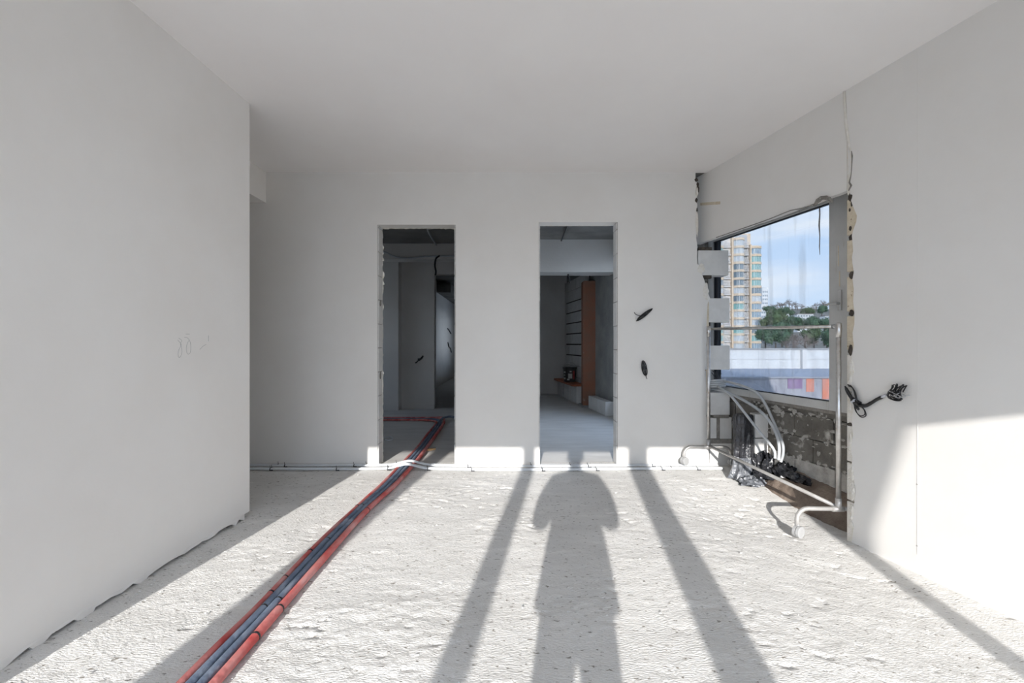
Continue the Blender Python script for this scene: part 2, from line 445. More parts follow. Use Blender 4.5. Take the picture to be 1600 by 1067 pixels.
# faint pencil figures
def wall_marks(strokes):
    m_ = MB()
    for st in strokes:
        P = []
        for px, py in st:
            k = (px - 800) / F
            Yp = (-1.947 - 0.0323 * 3.38) / (k - 0.0323)
            p = at(px, py, Yp); p.x = xl(Yp) + 0.0005
            P.append(p)
        m_.tube(spline(P, 3), 0.0011, 4)
    return m_
wall_marks([[(277.5, 531), (281, 535), (283, 539), (280, 545), (278, 552), (279, 558), (282, 557), (284, 550), (283, 541), (282, 536), (284, 532), (279, 528)],
            [(288, 527), (293, 528), (297, 534), (298, 543), (297, 551), (293, 553), (291, 546), (292, 538), (295, 532)],
            [(290, 522), (296, 522)], [(312, 546), (317, 541), (322, 538)], [(325.5, 524), (325.5, 533)]]).build('pencil_mark', 'pencil', wl)

# beam in the recess on the left, and the closing walls there
struct(MB().box(-2.95, -2.556, 2.6, YB + 0.02, 2.726, ZC + 0.01).build('trim_1', 'plaster', bevel=0.004), 'dropped ceiling beam in the dim recess left of the back wall', 'beam')
struct(MB().box(-4.4, -4.2, YF - 0.2, 6.6, -0.1, ZC + 0.02).box(-4.4, -4.2, 8.2, 9.2, -0.1, ZC + 0.02).box(-4.4, -4.2, 6.6, 8.2, -0.1, 1.4).box(-4.4, -4.2, 6.6, 8.2, 2.2, ZC + 0.02).build('wall_far_left', 'plaster'), 'outer side wall beyond the left partition', 'wall')  # opening out of view, added to bring daylight into the hall

# ------------------------------------------------------------------ back wall with two door openings
D1 = (-1.397, -0.585, 2.50)
D2 = (0.279, 1.097, 2.527)
wb = MB()
wb.box(-4.2, D1[0], YB, YB + TB, -0.03, ZC + 0.01)
wb.box(D1[0], D1[1], YB, YB + TB, D1[2], ZC + 0.01)
wb.box(D1[1], D2[0], YB, YB + TB, -0.03, ZC + 0.01)
wb.box(D2[0], D2[1], YB, YB + TB, D2[2], ZC + 0.01)
edge = [(1087, 262), (1087, 282), (1090, 288), (1088, 294), (1091, 302), (1088, 312), (1090, 320), (1088, 330), (1089, 352), (1088, 372), (1090, 386), (1089, 400),
        (1090, 412), (1095, 417), (1097, 428), (1101, 438), (1104, 452), (1108, 461), (1110, 466), (1106, 474), (1105, 490), (1104, 512), (1105, 530), (1103, 545),
        (1104, 566), (1101, 585), (1104, 604), (1103, 640), (1105, 668), (1107, 695), (1108, 715), (1109, 731)]
epts = [(at(px, py, YB).x, at(px, py, YB).z) for px, py in edge]
epts[0] = (epts[0][0], ZC + 0.01); epts[-1] = (epts[-1][0], -0.03)
core = [(D2[1], ZC + 0.01)] + [(x - 0.002, z) for x, z in epts] + [(D2[1], -0.03)]
wb.prism(core, lambda a, b, t: (a, t, b), YB, YB + 0.02)
wb.box(D2[1], at(1088, 0, YB).x - 0.012, YB + 0.018, YB + TB, -0.03, ZC + 0.01)
wback = wb.build('wall_back', 'plaster')
struct(wback, 'plastered back wall with two open doorways', 'wall')
# block ends in the door jambs
def jamb_block(h, d, side):
    m_ = MB().box(0, 0.012 * side, 0, d, 0, h - 0.006)
    return m_
def jambs(xj, side, top, n0, rough_edge):
    z = 0.0; i = 0
    while z < top - 0.02:
        h = min(0.25 if i else n0, top - z)
        dd = TB - 0.004 + random.uniform(-0.004, 0.004)
        b = MB().box(xj - 0.001 * side, xj + side * (0.010 + random.uniform(0, 0.003)), YB + 0.003, YB + dd, z + 0.003, z + h - 0.004)
        b.build('block', 'aac', wback)
        z += h; i += 1
    MB().box(xj - 0.002 * side, xj + side * 0.004, YB + 0.002, YB + TB - 0.003, 0, top).build('mortar_bed', 'mortar', wback)
    if rough_edge:
        m_ = MB(); prev = None; z = -0.01
        while z < top:
            e = random.uniform(0.004, 0.02) if random.random() < 0.75 else random.uniform(0.015, 0.034)
            cur = (Vector((xj, YB + TB - 0.012, z)), Vector((xj + side * e, YB + TB + 0.002, z)), Vector((xj + side * e * 0.7, YB + TB + 0.012, z)), Vector((xj, YB + TB + 0.012, z)))
            if prev: m_.add(list(prev) + list(cur), [(0, 1, 5, 4), (1, 2, 6, 5), (2, 3, 7, 6)])
            prev = cur; z += random.uniform(0.012, 0.045)
        m_.build('ragged_edge', 'plaster_edge', wback)
jambs(D1[0], 1, D1[2], 0.22, True)
jambs(D1[1], -1, D1[2], 0.22, True)
jambs(D2[0], 1, D2[2], 0.20, False)
jambs(D2[1], -1, D2[2], 0.20, False)
for (a, b, t) in (D1, D2):       # ragged plaster under the lintels
    m_ = MB(); prev = None; x = a
    while x < b:
        e = random.uniform(0.0, 0.012) if t == D1[2] else random.uniform(0, 0.003)
        cur = (Vector((x, YB + TB - 0.03, t + 0.001)), Vector((x, YB + TB, t - e)), Vector((x, YB + TB + 0.008, t - e * 0.6)), Vector((x, YB + TB + 0.008, t + 0.01)))
        if prev: m_.add(list(prev) + list(cur), [(0, 1, 5, 4), (1, 2, 6, 5), (2, 3, 7, 6)])
        prev = cur; x += random.uniform(0.01, 0.05)
    m_.build('ragged_edge', 'plaster_edge', wback)
# knocked hole and dark scars in the left jamb
MB().ball((D1[0] + 0.012, YB + 0.06, at(590, 473, YB).z), (0.006, 0.028, 0.03), 8, 5, jit=0.3).build('knocked_hole', 'mortar', wback)
MB().ball((D1[0] + 0.012, YB + 0.06, at(590, 587, YB).z), (0.006, 0.022, 0.034), 8, 5, jit=0.3).build('knocked_hole', 'mortar', wback)
# scars along the ragged right end of the back wall
m_ = MB()
for px, py, a, b in ((1088, 281, 0.022, 0.016), (1090, 289, 0.012, 0.03), (1091, 296, 0.01, 0.03), (1088, 313, 0.014, 0.024), (1089, 328, 0.008, 0.02)):
    p = at(px, py, YB); m_.ball((p.x, YB - 0.001, p.z), (a, 0.005, b), 8, 5, jit=0.35)
m_.build('knocked_hole', 'void', wback)
m_ = MB()
for px, py, a, b in ((1089, 300, 0.016, 0.04), (1089, 350, 0.014, 0.12), (1096, 420, 0.04, 0.05), (1103, 455, 0.03, 0.08)):
    p = at(px, py, YB); m_.ball((p.x, YB - 0.001, p.z), (a, 0.006, b), 8, 6, jit=0.25)
m_.build('plaster_patch', 'plaster_edge', wback)
# orange stain low on the wall between the doors
m_ = MB()
for i in range(14):
    p = at(random.uniform(742, 775), 731.5 - random.uniform(0, 2.5), YB); m_.ball((p.x, YB - 0.0005, p.z), (0.02, 0.002, 0.008), 6, 4, jit=0.4)
m_.build('paint_stain', 'stain', wback)

# ------------------------------------------------------------------ right wall: near length, lintel over the window, outer wall
RW_U0, UJ = -2.62, ru(1322)              # jamb arris
rag = [(1324, 128), (1325, 240), (1327, 285), (1328, 300), (1330, 315), (1334, 325), (1339, 337), (1338, 346), (1333, 360), (1331, 368), (1332, 378), (1333, 392), (1331, 402), (1332, 412), (1334, 425),
       (1332, 436), (1334, 452), (1333, 470), (1335, 490), (1335, 506), (1332, 520), (1334, 540), (1331, 556), (1331, 572), (1328, 590), (1332, 606), (1330, 622), (1333, 640),
       (1331, 660), (1333, 680), (1329, 700), (1332, 715), (1330, 730), (1334, 748), (1337, 765), (1335, 785), (1333, 800), (1331, 815), (1333, 828), (1329, 845)]
sheet = [(RW_U0, ZC + 0.01)] + [rwz(px, py) for px, py in rag] + [(RW_U0, -0.2)]
sheet[1] = (UJ - 0.001, ZC + 0.01); sheet[-2] = (sheet[-2][0], -0.2)
wr = MB()
wr.prism(sheet, lambda a, b, t: rw(a, t, b), 0.0, 0.014)
wright = wr.build('wall_right', 'plaster')
struct(wright, 'plastered right wall with a broken edge beside the window niche', 'wall')
# block core behind the plaster, each course a block; dark voids in the joints
joints = [2.29, 2.005, 1.75, 1.475, 1.205, 0.93, 0.70, 0.44, 0.17]
zprev = ZC
MB().prism([(RW_U0, -0.2), (UJ - 0.055, -0.2), (UJ - 0.055, ZC), (RW_U0, ZC)], lambda a, b, t: rw(a, t, b), 0.03, 0.25).build('core', 'void', wright)
for i, zj in enumerate(joints + [-0.2]):
    gap = random.uniform(0.022, 0.036) if i < 5 else 0.012
    top = zprev; bot = zj + gap / 2
    mat = 'foam' if zj > 1.0 and top < 2.6 else 'plaster_edge'
    MB().prism([(UJ - 0.5, bot), (UJ, bot), (UJ, top), (UJ - 0.5, top)], lambda a, b, t: rw(a, t, b), 0.006, 0.25).build('block', mat, wright, bevel=0.004)
    zprev = zj - gap / 2
m_ = MB()
for px, py, a, b in ((1327, 328, 0.006, 0.012), (1330, 318, 0.008, 0.02), (1328, 357, 0.01, 0.016), (1329, 308, 0.02, 0.03), (1330, 430, 0.02, 0.026), (1329, 371, 0.018, 0.02), (1330, 489, 0.02, 0.022), (1328, 547, 0.018, 0.04), (1327, 663, 0.02, 0.012)):
    u, z = rwz(px, py); s0 = len(m_.v)
    m_.ball((0, 0, 0), 1, 8, 5, jit=0.2)
    for k in range(s0, len(m_.v)):
        q = m_.v[k]; m_.v[k] = tuple(rw(u + q[0] * a, 0.004 + q[1] * 0.006, z + q[2] * b))
m_.build('knocked_hole', 'void', wright)
m_ = MB()        # loose white plaster flakes on the lower edge
for px, py, a, b in ((1330, 577, 0.022, 0.06), (1329, 592, 0.016, 0.05), (1332, 740, 0.014, 0.05), (1333, 770, 0.02, 0.06), (1331, 800, 0.018, 0.05), (1329, 690, 0.012, 0.06), (1329, 630, 0.012, 0.05), (1330, 822, 0.02, 0.03)):
    u, z = rwz(px, py); s0 = len(m_.v)
    m_.ball((0, 0, 0), 1, 7, 5, jit=0.3)
    for k in range(s0, len(m_.v)):
        q = m_.v[k]; m_.v[k] = tuple(rw(u + q[0] * a, -0.001 + q[1] * 0.006, z + q[2] * b))
m_.build('plaster_flake', 'plaster_edge', wright)
# plaster joint running up the wall (board seam) and its two nail spots
m_ = MB()
us = ru(1434)
m_.prism([(us, 0.0), (us + 0.004, 0.0), (us + 0.004, ZC), (us, ZC)], lambda a, b, t: rw(a, t, b), -0.0012, 0.004)
for z in (0.05, 0.42):
    m_.ball(rw(us + 0.002, 0, z), 0.004, 6, 4, mi=1)
m_.build('seam', ['plaster', 'mortar'], wright)
# lintel
LZ = 2.335
UE = 5.02
lint = [(UJ - 0.002, ZC + 0.01), (UJ - 0.002, LZ + 0.03)]
u = UJ
while u < UE:
    lint.append((u, LZ + random.uniform(-0.004, 0.004))); u += 0.09
lint += [(UE, LZ), (UE, ZC + 0.01)]
wlt = MB().prism(lint, lambda a, b, t: rw(a, t, b), 0.003, 0.05).build('wall_lintel', 'plaster')
struct(wlt, 'plastered strip of wall above the window niche', 'wall')
m_ = MB()
cr_pts = [(1319, 138), (1320, 160), (1322, 190), (1325, 215), (1328, 232), (1330, 245), (1330, 262), (1328, 278), (1327, 284)]
P = [rwp(px, py, 0.0) for px, py in cr_pts]
m_.tube(P, [0.008, 0.009, 0.011, 0.011, 0.008, 0.004, 0.003, 0.004, 0.006], 6)
m_.build('cracked_joint', 'plaster_edge', wlt, smooth=True)
m_ = MB()
m_.tube([rwp(px, py, -0.002) for px, py in ((1330.5, 236), (1331.5, 244), (1331, 256), (1330, 272), (1327, 285), (1330, 290), (1326, 298))], [0.002, 0.005, 0.003, 0.002, 0.006, 0.007, 0.004], 6)
m_.build('crack', 'mortar', wlt)
# horizontal chase above the first tooth
a0 = rwz(1094, 319); a1 = rwz(1125, 317)
MB().prism([(a1[0], a1[1] - 0.014), (a0[0], a0[1] - 0.014), (a0[0], a0[1] + 0.014), (a1[0], a1[1] + 0.016)], lambda a, b, t: rw(a, t, b), 0.0015, 0.006).build('chase', 'foam', wlt)
# torn adhesive strip hanging from the lintel edge
m_ = MB()
m_.tube(spline([rwp(px, py, -0.004) for px, py in ((1272, 322), (1277, 315), (1283, 310), (1291, 309), (1298, 312), (1299, 317))], 3), [0.008, 0.012, 0.013, 0.016, 0.02, 0.016, 0.018, 0.014, 0.014, 0.016, 0.012, 0.014, 0.01, 0.009, 0.008, 0.006], 6)
m_.build('torn_strip', 'mortar', wlt)
m_ = MB()
m_.tube(spline([rwp(px, py, -0.002) for px, py in ((1119, 371), (1160, 357), (1200, 343), (1235, 329), (1252, 326), (1272, 319))], 3), 0.004, 5)
m_.build('loose_edge', 'mortar', wlt)

# outer wall around the window (r = 0.27 ...)
RF = 0.27
UW0, UW1 = ru(1322, RF), 5.16            # window frame, near and far end
WZ0, WZ1 = 0.738, 2.46
wo = MB()
fnr = lambda a, b, t: rw(a, t, b)
wo.prism([(RW_U0, -0.25), (UW0 - 0.14, -0.25), (UW0 - 0.14, ZC + 0.1), (RW_U0, ZC + 0.1)], fnr, 0.24, 0.5)
wo.prism([(UW0 - 0.14, WZ1 + 0.002), (UW1 + 0.5, WZ1 + 0.002), (UW1 + 0.5, ZC + 0.1), (UW0 - 0.14, ZC + 0.1)], fnr, 0.24, 0.5)
wo.prism([(UW0 - 0.14, -0.25), (UW1 + 0.5, -0.25), (UW1 + 0.5, WZ0), (UW0 - 0.14, WZ0)], fnr, 0.285, 0.5)
wo.prism([(UW1, WZ0), (UW1 + 0.12, WZ0), (UW1 + 0.12, WZ1), (UW1, WZ1)], fnr, 0.20, 0.30)
wouter = struct(wo.build('wall_outer', 'mortar'), 'dark masonry outer wall under the window', 'wall')
# grey blocks of the wall under the window
zc = 0.735; row = 0
for h in (0.07, 0.195, 0.195, 0.195):
    u = UW0 - 0.1 - (0.2 if row % 2 else 0.0)
    while u < UW1 + 0.3:
        ln = 0.39 * (1 if row else 0.9) + random.uniform(-0.01, 0.01)
        d = random.uniform(-0.006, 0.006)
        MB().prism([(u + 0.004, zc - h + 0.004), (u + ln - 0.004, zc - h + 0.004 + random.uniform(-0.004, 0.004)), (u + ln - 0.004, zc - 0.004), (u + 0.004, zc - 0.004)], fnr,
                   RF + d - 0.003, 0.30).build('block', 'oldblock' if row < 3 else 'lime', wouter, bevel=0.006)
        u += ln
    zc -= h; row += 1
m_ = MB()
for i in range(170):
    u = random.uniform(UW0, 4.5); z = random.choice([0.665, 0.47, 0.275, random.uniform(0.1, 0.7)]) + random.gauss(0, 0.02)
    s0 = len(m_.v); m_.ball((0, 0, 0), 1, 8, 4, jit=0.5)
    a = random.uniform(0.008, 0.03); b = random.uniform(0.003, 0.014) * (2.2 if random.random() < 0.2 else 1)
    for k in range(s0, len(m_.v)):
        q = m_.v[k]; m_.v[k] = tuple(rw(u + q[0] * a, RF - 0.004 + q[1] * 0.006, z + q[2] * b))
tag(m_.build('mortar_smear', 'lime', wouter), kind='stuff')

# ------------------------------------------------------------------ window
win = bpy.data.objects.new('window_1', None); COL.objects.link(win)
struct(win, 'fixed grey framed window with a single dirty pane, in the niche', 'window')
GU0, GU1 = ru(1300, RF), 5.075
GZ0, GZ1 = 0.806, 2.385
r0, r1 = RF - 0.03, RF + 0.045
MB().prism([(UW0 - 0.1, WZ0), (GU0, WZ0), (GU0, WZ1), (UW0 - 0.1, WZ1)], fnr, r0, r1).build('stile', 'frame', win, bevel=0.004)
MB().prism([(GU1, WZ0), (UW1, WZ0), (UW1, WZ1), (GU1, WZ1)], fnr, r0, r1).build('stile', 'frame', win, bevel=0.004)
MB().prism([(GU0, GZ1), (GU1, GZ1), (GU1, WZ1), (GU0, WZ1)], fnr, r0 + 0.001, r1).build('rail', 'frame', win, bevel=0.004)
MB().prism([(GU0, WZ0), (GU1, WZ0), (GU1, GZ0), (GU0, GZ0)], fnr, r0 + 0.001, r1).build('rail', 'frame', win, bevel=0.004)
MB().prism([(UW0 - 0.05, WZ0 - 0.03), (UW1, WZ0 - 0.03), (UW1, WZ0 + 0.004), (UW0 - 0.05, WZ0 + 0.004)], fnr, r0 + 0.02, r1).build('sill_strip', 'mortar', win)
MB().prism([(GU0 - 0.01, GZ0 - 0.01), (GU1 + 0.01, GZ0 - 0.01), (GU1 + 0.01, GZ1 + 0.01), (GU0 - 0.01, GZ1 + 0.01)], fnr, RF + 0.008, RF + 0.014).build('pane', 'glass', win)
m_ = MB()
g = 0.010
for (a, b, c, d) in ((GU0, GU1, GZ1 - g, GZ1), (GU0, GU1, GZ0, GZ0 + g * 0.8), (GU1 - g * 1.6, GU1, GZ0, GZ1), (GU0, GU0 + 0.003, GZ0, GZ1)):
    m_.prism([(a, c), (b, c), (b, d), (a, d)], fnr, RF - 0.012, RF + 0.006)
m_.build('gasket', 'gasket', win)
MB().prism([(GU1 - 0.06, GZ0), (GU1 - 0.036, GZ0), (GU1 - 0.036, GZ1), (GU1 - 0.06, GZ1)], fnr, RF - 0.012, RF + 0.03).build('glazing_bar', 'gasket', win)
hu, hz = rwz(1313, 470, r0)
h_ = MB().prism([(hu - 0.016, hz - 0.075), (hu + 0.016, hz - 0.075), (hu + 0.016, hz + 0.085), (hu - 0.016, hz + 0.085)], fnr, r0 - 0.012, r0 + 0.001).build('handle', 'frame', win, bevel=0.004)
m_ = MB(); m_.tube([rw(hu, r0 - 0.008, hz - 0.02), rw(hu, r0 - 0.045, hz - 0.02), rw(hu + 0.03, r0 - 0.05, hz - 0.02), rw(hu + 0.09, r0 - 0.05, hz - 0.025)], [0.011, 0.011, 0.010, 0.008], 8)
m_.build('lever', 'frame', h_, smooth=True)
m_ = MB()
for px, py, l in ((1310, 400, 0.16), (1312, 436, 0.12)):
    u, z = rwz(px, py, r0); m_.prism([(u - 0.004, z - l / 2), (u + 0.004, z - l / 2 + 0.01), (u + 0.003, z + l / 2), (u - 0.003, z + l / 2)], fnr, r0 - 0.0012, r0 + 0.001)
m_.build('grime_streak', 'foam', win)
# grime run on the pane
m_ = MB()
P = [rwp(px, py, RF + 0.006) for px, py in ((1280.5, 318), (1281, 335), (1280, 352), (1281, 368), (1280.5, 385), (1281, 398))]
m_.tube(P, [0.006, 0.005, 0.006, 0.004, 0.004, 0.002], 5); m_.build('grime_run', 'mortar', win)

# ------------------------------------------------------------------ block ends toothing into the niche (right end of the back wall)
def yb_block(px0, px1, py0, py1, Y0, depth, mat='aac', name='block', parent=None, bev=0.004):
    a = at(px0, py0, Y0); b = at(px1, py1, Y0)
    return MB().box(a.x, b.x, Y0, Y0 + depth, b.z, a.z).build(name, mat, parent, bevel=bev)
YT = YB + 0.012
for (a, b, c, d) in ((1091, 1138.5, 391, 430), (1090, 1140, 466, 503.5), (1090, 1140.5, 540, 577.5), (1090, 1140.5, 613.5, 648.5)):
    yb_block(a, b, c, d, YT, 0.14, parent=wback)
# the courses between the teeth stop short
for (a, b, c, d) in ((1088, 1100, 431, 465), (1090, 1103.5, 505, 539), (1090, 1103.5, 579, 612.5)):
    yb_block(a, b, c, d, YT + 0.004, 0.13, parent=wback)
for (a, b, c, d) in ((1092, 1112.5, 386, 391), (1096, 1112, 430, 435), (1104, 1110, 503.5, 509), (1104, 1110, 535, 540)):
    yb_block(a, b, c, d, YT + 0.002, 0.05, 'void', 'joint', wback, 0.002)
for (a, b, c, d) in ((1103.5, 1108, 470, 510), (1104, 1109, 510, 540), (1104, 1109, 577, 614)):
    yb_block(a, b, c, d, YT - 0.004, 0.06, 'foam', 'adhesive_strip', wback, 0.006)
# lower courses
for (a, b, c, d) in ((1108, 1120, 653, 685), (1124.5, 1143.5, 652, 686), (1109, 1143.5, 692, 728)):
    yb_block(a, b, c, d, YT, 0.14, parent=wback)
for (a, b, c, d) in ((1115, 1139, 648, 653.5), (1119.5, 1125, 652, 687), (1109, 1143.5, 685.5, 693)):
    yb_block(a, b, c, d, YT - 0.002, 0.1, 'mortar', 'mortar_joint', wback, 0.002)

# block stack standing behind the film, and the pair beside the window wall
bs = thing('block_pier', 'pale aerated block pier in the niche corner behind the grey tubes', 'block pier', (0, 0, 0))
yb_block(1141.5, 1162.5, 603.5, 646, 4.90, 0.12, parent=bs)
bs2 = MB(); a = at(1140, 646, 4.9); b = at(1163, 730, 4.9); bs2.box(a.x, b.x, 4.9, 5.0, -0.02, a.z - 0.006).build('block', 'aac', bs, bevel=0.004)
bp = thing('block_pier', 'two pale aerated blocks stacked beside the dark wall under the window', 'block pier', (0, 0, 0))
Yp = 4.26
for c, d in ((647, 684), (685.5, 733)):
    a = at(1180, c, Yp); b = at(1203, d, Yp)
    MB().box(a.x, b.x, Yp, Yp + 0.10, b.z if d < 700 else -0.01, a.z).build('block', 'aac', bp, bevel=0.004)

# ------------------------------------------------------------------ rooms behind
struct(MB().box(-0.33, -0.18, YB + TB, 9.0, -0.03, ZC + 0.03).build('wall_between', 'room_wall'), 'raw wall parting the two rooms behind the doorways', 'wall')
Y1 = 8.8
w1 = MB()
w1.box(-4.2, -1.53, Y1, Y1 + 0.18, -0.03, ZC + 0.03)
w1.box(-1.53, -0.33, Y1, Y1 + 0.18, 2.60, ZC + 0.03)
w1.box(-0.60, -0.33, Y1, Y1 + 0.18, -0.03, 2.62)
w1.box(-2.62, -2.14, Y1 - 0.22, Y1 + 0.01, -0.03, ZC + 0.03)
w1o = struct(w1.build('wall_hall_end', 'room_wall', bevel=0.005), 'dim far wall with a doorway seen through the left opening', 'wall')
MB().box(-1.535, -1.50, Y1 - 0.004, Y1 + 0.18, -0.03, 2.63).build('jamb', 'room_wall', w1o)
# corridor beyond, daylight from openings on its right
w2 = MB()
w2.box(-2.35, -2.15, Y1 + 0.18, 18.0, -0.03, ZC + 0.03)
w2o = struct(w2.build('wall_corridor', 'room_wall'), 'bluish corridor wall far behind the left doorway', 'wall')
w3 = MB().box(-2.35, 0.0, 18.0, 18.2, -0.03, ZC + 0.03)
w3.box(-0.33, -0.18, 9.0, 13.2, -0.03, ZC + 0.03); w3.box(-0.33, -0.18, 15.6, 18.0, -0.03, ZC + 0.03)
w3.box(-0.33, -0.18, 13.2, 15.6, -0.03, 1.1); w3.box(-0.33, -0.18, 13.2, 15.6, 2.3, ZC + 0.03)
struct(w3.build('wall_corridor_end', 'room_wall'), 'end and window side of the far corridor', 'wall')
m_ = MB()
for P in (((-2.145, 15.1, 1.75), (-2.13, 15.3, 1.72), (-2.13, 15.9, 1.60)), ((-2.145, 15.2, 1.3), (-2.12, 15.3, 1.15), (-2.13, 15.7, 1.1), (-2.12, 15.9, 0.95))):
    m_.tube(spline(P, 4), 0.018, 6)
tag(m_.build('cable', 'cable'), 'loose dark cable on the blue lit corridor wall', 'cable')
# duct box high in the corridor
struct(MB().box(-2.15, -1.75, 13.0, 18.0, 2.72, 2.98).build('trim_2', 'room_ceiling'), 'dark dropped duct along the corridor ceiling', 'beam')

# right hand room
def x2(Yv): return 2.906 - 0.136 * Yv
w4 = MB()
YW0, YW1, ZW0, ZW1 = 5.35, 7.8, 0.35, 2.7  # unseen window opening added to brighten this room
w4.prism([(x2(5.02), 5.02), (x2(YW0), YW0), (x2(YW0) + 0.16, YW0), (x2(5.02) + 0.04, 5.02)], lambda a, b, t: (a, b, t), -0.03, ZC + 0.03)
for ya, yb, za, zb in ((YW0, YW1, -0.03, ZW0), (YW0, YW1, ZW1, ZC + 0.03), (YW1, 11.6, -0.03, ZC + 0.03)):
    w4.prism([(x2(ya), ya), (x2(yb), yb), (x2(yb) + 0.16, yb), (x2(ya) + 0.16, ya)], lambda a, b, t: (a, b, t), za, zb)
w4o = struct(w4.build('wall_room_right', 'concrete'), 'raw concrete side wall seen through the right doorway', 'wall')
w5 = MB().box(0.52, 1.8, 11.32, 11.5, -0.03, ZC + 0.03)
w5.box(-0.33, 0.53, 11.32, 11.5, -0.03, 0.3); w5.box(-0.33, 0.53, 11.32, 11.5, 2.8, ZC + 0.03)  # gap left out of view to let extra daylight in
w5.box(-0.33, -0.18, 9.0, 11.4, -0.03, ZC + 0.03)
struct(w5.build('wall_room_end', 'room_wall'), 'dim grey end wall of the room behind the right doorway', 'wall')
struct(MB().box(-0.2, x2(7.9) + 0.02, 7.88, 8.31, 2.50, ZC + 0.03).build('trim_3', 'room_wall', bevel=0.004), 'pale dropped beam crossing the room behind the right doorway', 'beam')
struct(MB().box(-4.2, -0.3, 8.2, 8.5, 2.78, ZC + 0.03).build('trim_4', 'room_wall', bevel=0.004), 'ceiling beam in the dim hall behind the left doorway', 'beam')
# blocks of the side wall beyond the column: laid with open dark joints
def wx(Yv, off, z):              # frame of that wall: along Y, off = into the room
    return Vector((x2(Yv) - off, Yv, z))
z = 0.0; row = 0
while z < 2.75:
    yy = 9.45 + (0.3 if row % 2 else 0.0) - 0.3
    while yy < 11.3:
        y0, y1 = max(yy, 9.45), min(yy + 0.6, 11.31)
        if y1 - y0 > 0.05:
            wide = 0.035 if 3 <= row <= 8 else 0.008
            MB().box(y0 + 0.004, y1 - wide, -0.02, 0.05, z + 0.004, z + 0.25 - wide * 0.7, fn=lambda a, b, c: wx(a, b, c)).build('block', 'aac', w4o, bevel=0.004)
        yy += 0.6
    z += 0.25; row += 1
MB().box(9.45, 11.3, -0.02, 0.018, 0.0, 2.75, fn=lambda a, b, c: wx(a, b, c)).build('dark_joint', 'void', w4o)
# painted steel column
col = thing('steel_column', 'rust orange painted column against the concrete wall in the right room', 'column', (0, 0, 0))
cx0, cx1 = at(912, 0, 9.1).x, at(930, 0, 9.1).x
MB().box(cx0, cx1 + 0.25, 9.1, 9.42, 0.0, 2.52).build('shaft', 'rust', col, bevel=0.01)
MB().box(cx0 - 0.05, cx1 + 0.2, 9.06, 9.45, -0.01, 0.025).build('base_plate', 'concrete', col)
MB().box(cx0 - 0.015, cx0 + 0.01, 9.09, 9.11, 0.02, 2.5).build('edge_bead', 'rust', col)
# low row of blocks
for i, (pa, pb) in enumerate(((931, 947), (948, 964))):
    A = at(pa, 0, 8.85 - 0.42 * i); 
    y1 = 8.9 - 0.50 * i; y0 = y1 - 0.47
    b = MB().box(y0, y1, 0.06, 0.2, 0, 0.245, fn=lambda a, b_, c: wx(a, b_, c))
    b2 = b.build('aerated_block', 'aac', bevel=0.005)
    tag(b2, ('pale aerated block on the floor right beside the orange column', 'pale aerated block on the floor, farther from the orange column')[i], 'block', 'low row of blocks in the right room')
# board shelf with a bucket on it
sh = MB().box(9.55, 11.25, 0.05, 0.34, 0.36, 0.40, fn=lambda a, b, c: wx(a, b, c)).build('board', 'shelf', bevel=0.004)
tag(sh, 'orange board laid as a shelf between column and end wall', 'board')
for yy in (9.75, 10.35, 10.95):
    b = MB().box(yy - 0.22, yy + 0.22, 0.06, 0.26, 0.0, 0.36, fn=lambda a, b, c: wx(a, b, c)).build('aerated_block', 'aac', bevel=0.005)
    tag(b, {9.75: 'aerated block under the orange board, nearest the column', 10.35: 'aerated block under the middle of the orange board', 10.95: 'aerated block under the orange board, nearest the end wall'}[yy], 'block', 'blocks carrying the orange board')
bk = thing('bucket', 'dark printed bucket with wire handle on the orange board', 'bucket', tuple(wx(10.3, 0.2, 0.40)))
m_ = MB(); m_.tube([(0, 0, 0), (0, 0, 0.02), (0, 0, 0.29), (0, 0, 0.31)], [0.125, 0.13, 0.15, 0.155], 18); m_.build('body', 'bucket', bk, smooth=False)
m_ = MB(); m_.tube([(0, 0, 0.295), (0, 0, 0.325)], [0.16, 0.158], 18); m_.build('lid', 'bucket', bk)
m_ = MB(); m_.tube([(0.158 * math.cos(t), 0.02, 0.28 + 0.16 * math.sin(t)) for t in np.linspace(0, math.pi, 14)], 0.004, 5); m_.build('handle', 'wire', bk)
m_ = MB()
for (a0, a1, z0, z1) in ((205, 225, 0.20, 0.235), (205, 222, 0.14, 0.165), (205, 225, 0.06, 0.10), (250, 285, 0.08, 0.19), (262, 280, 0.22, 0.25), (240, 262, 0.04, 0.075)):
    P = [(0.151 * math.cos(R(t)), 0.151 * math.sin(R(t))) for t in np.linspace(a0, a1, 5)]
    vv = [(x, y, z0) for x, y in P] + [(x, y, z1) for x, y in P]
    MB().add(vv, [(i, i + 1, 6 + i, 5 + i) for i in range(4)]).build('print', 'paper', bk)
m_ = MB()
P = [(0.152 * math.cos(R(t)), 0.152 * math.sin(R(t))) for t in np.linspace(290, 310, 5)]
m_.add([(x, y, 0.06) for x, y in P] + [(x, y, 0.25) for x, y in P], [(i, i + 1, 6 + i, 5 + i) for i in range(4)]); m_.build('print', 'redprint', bk)

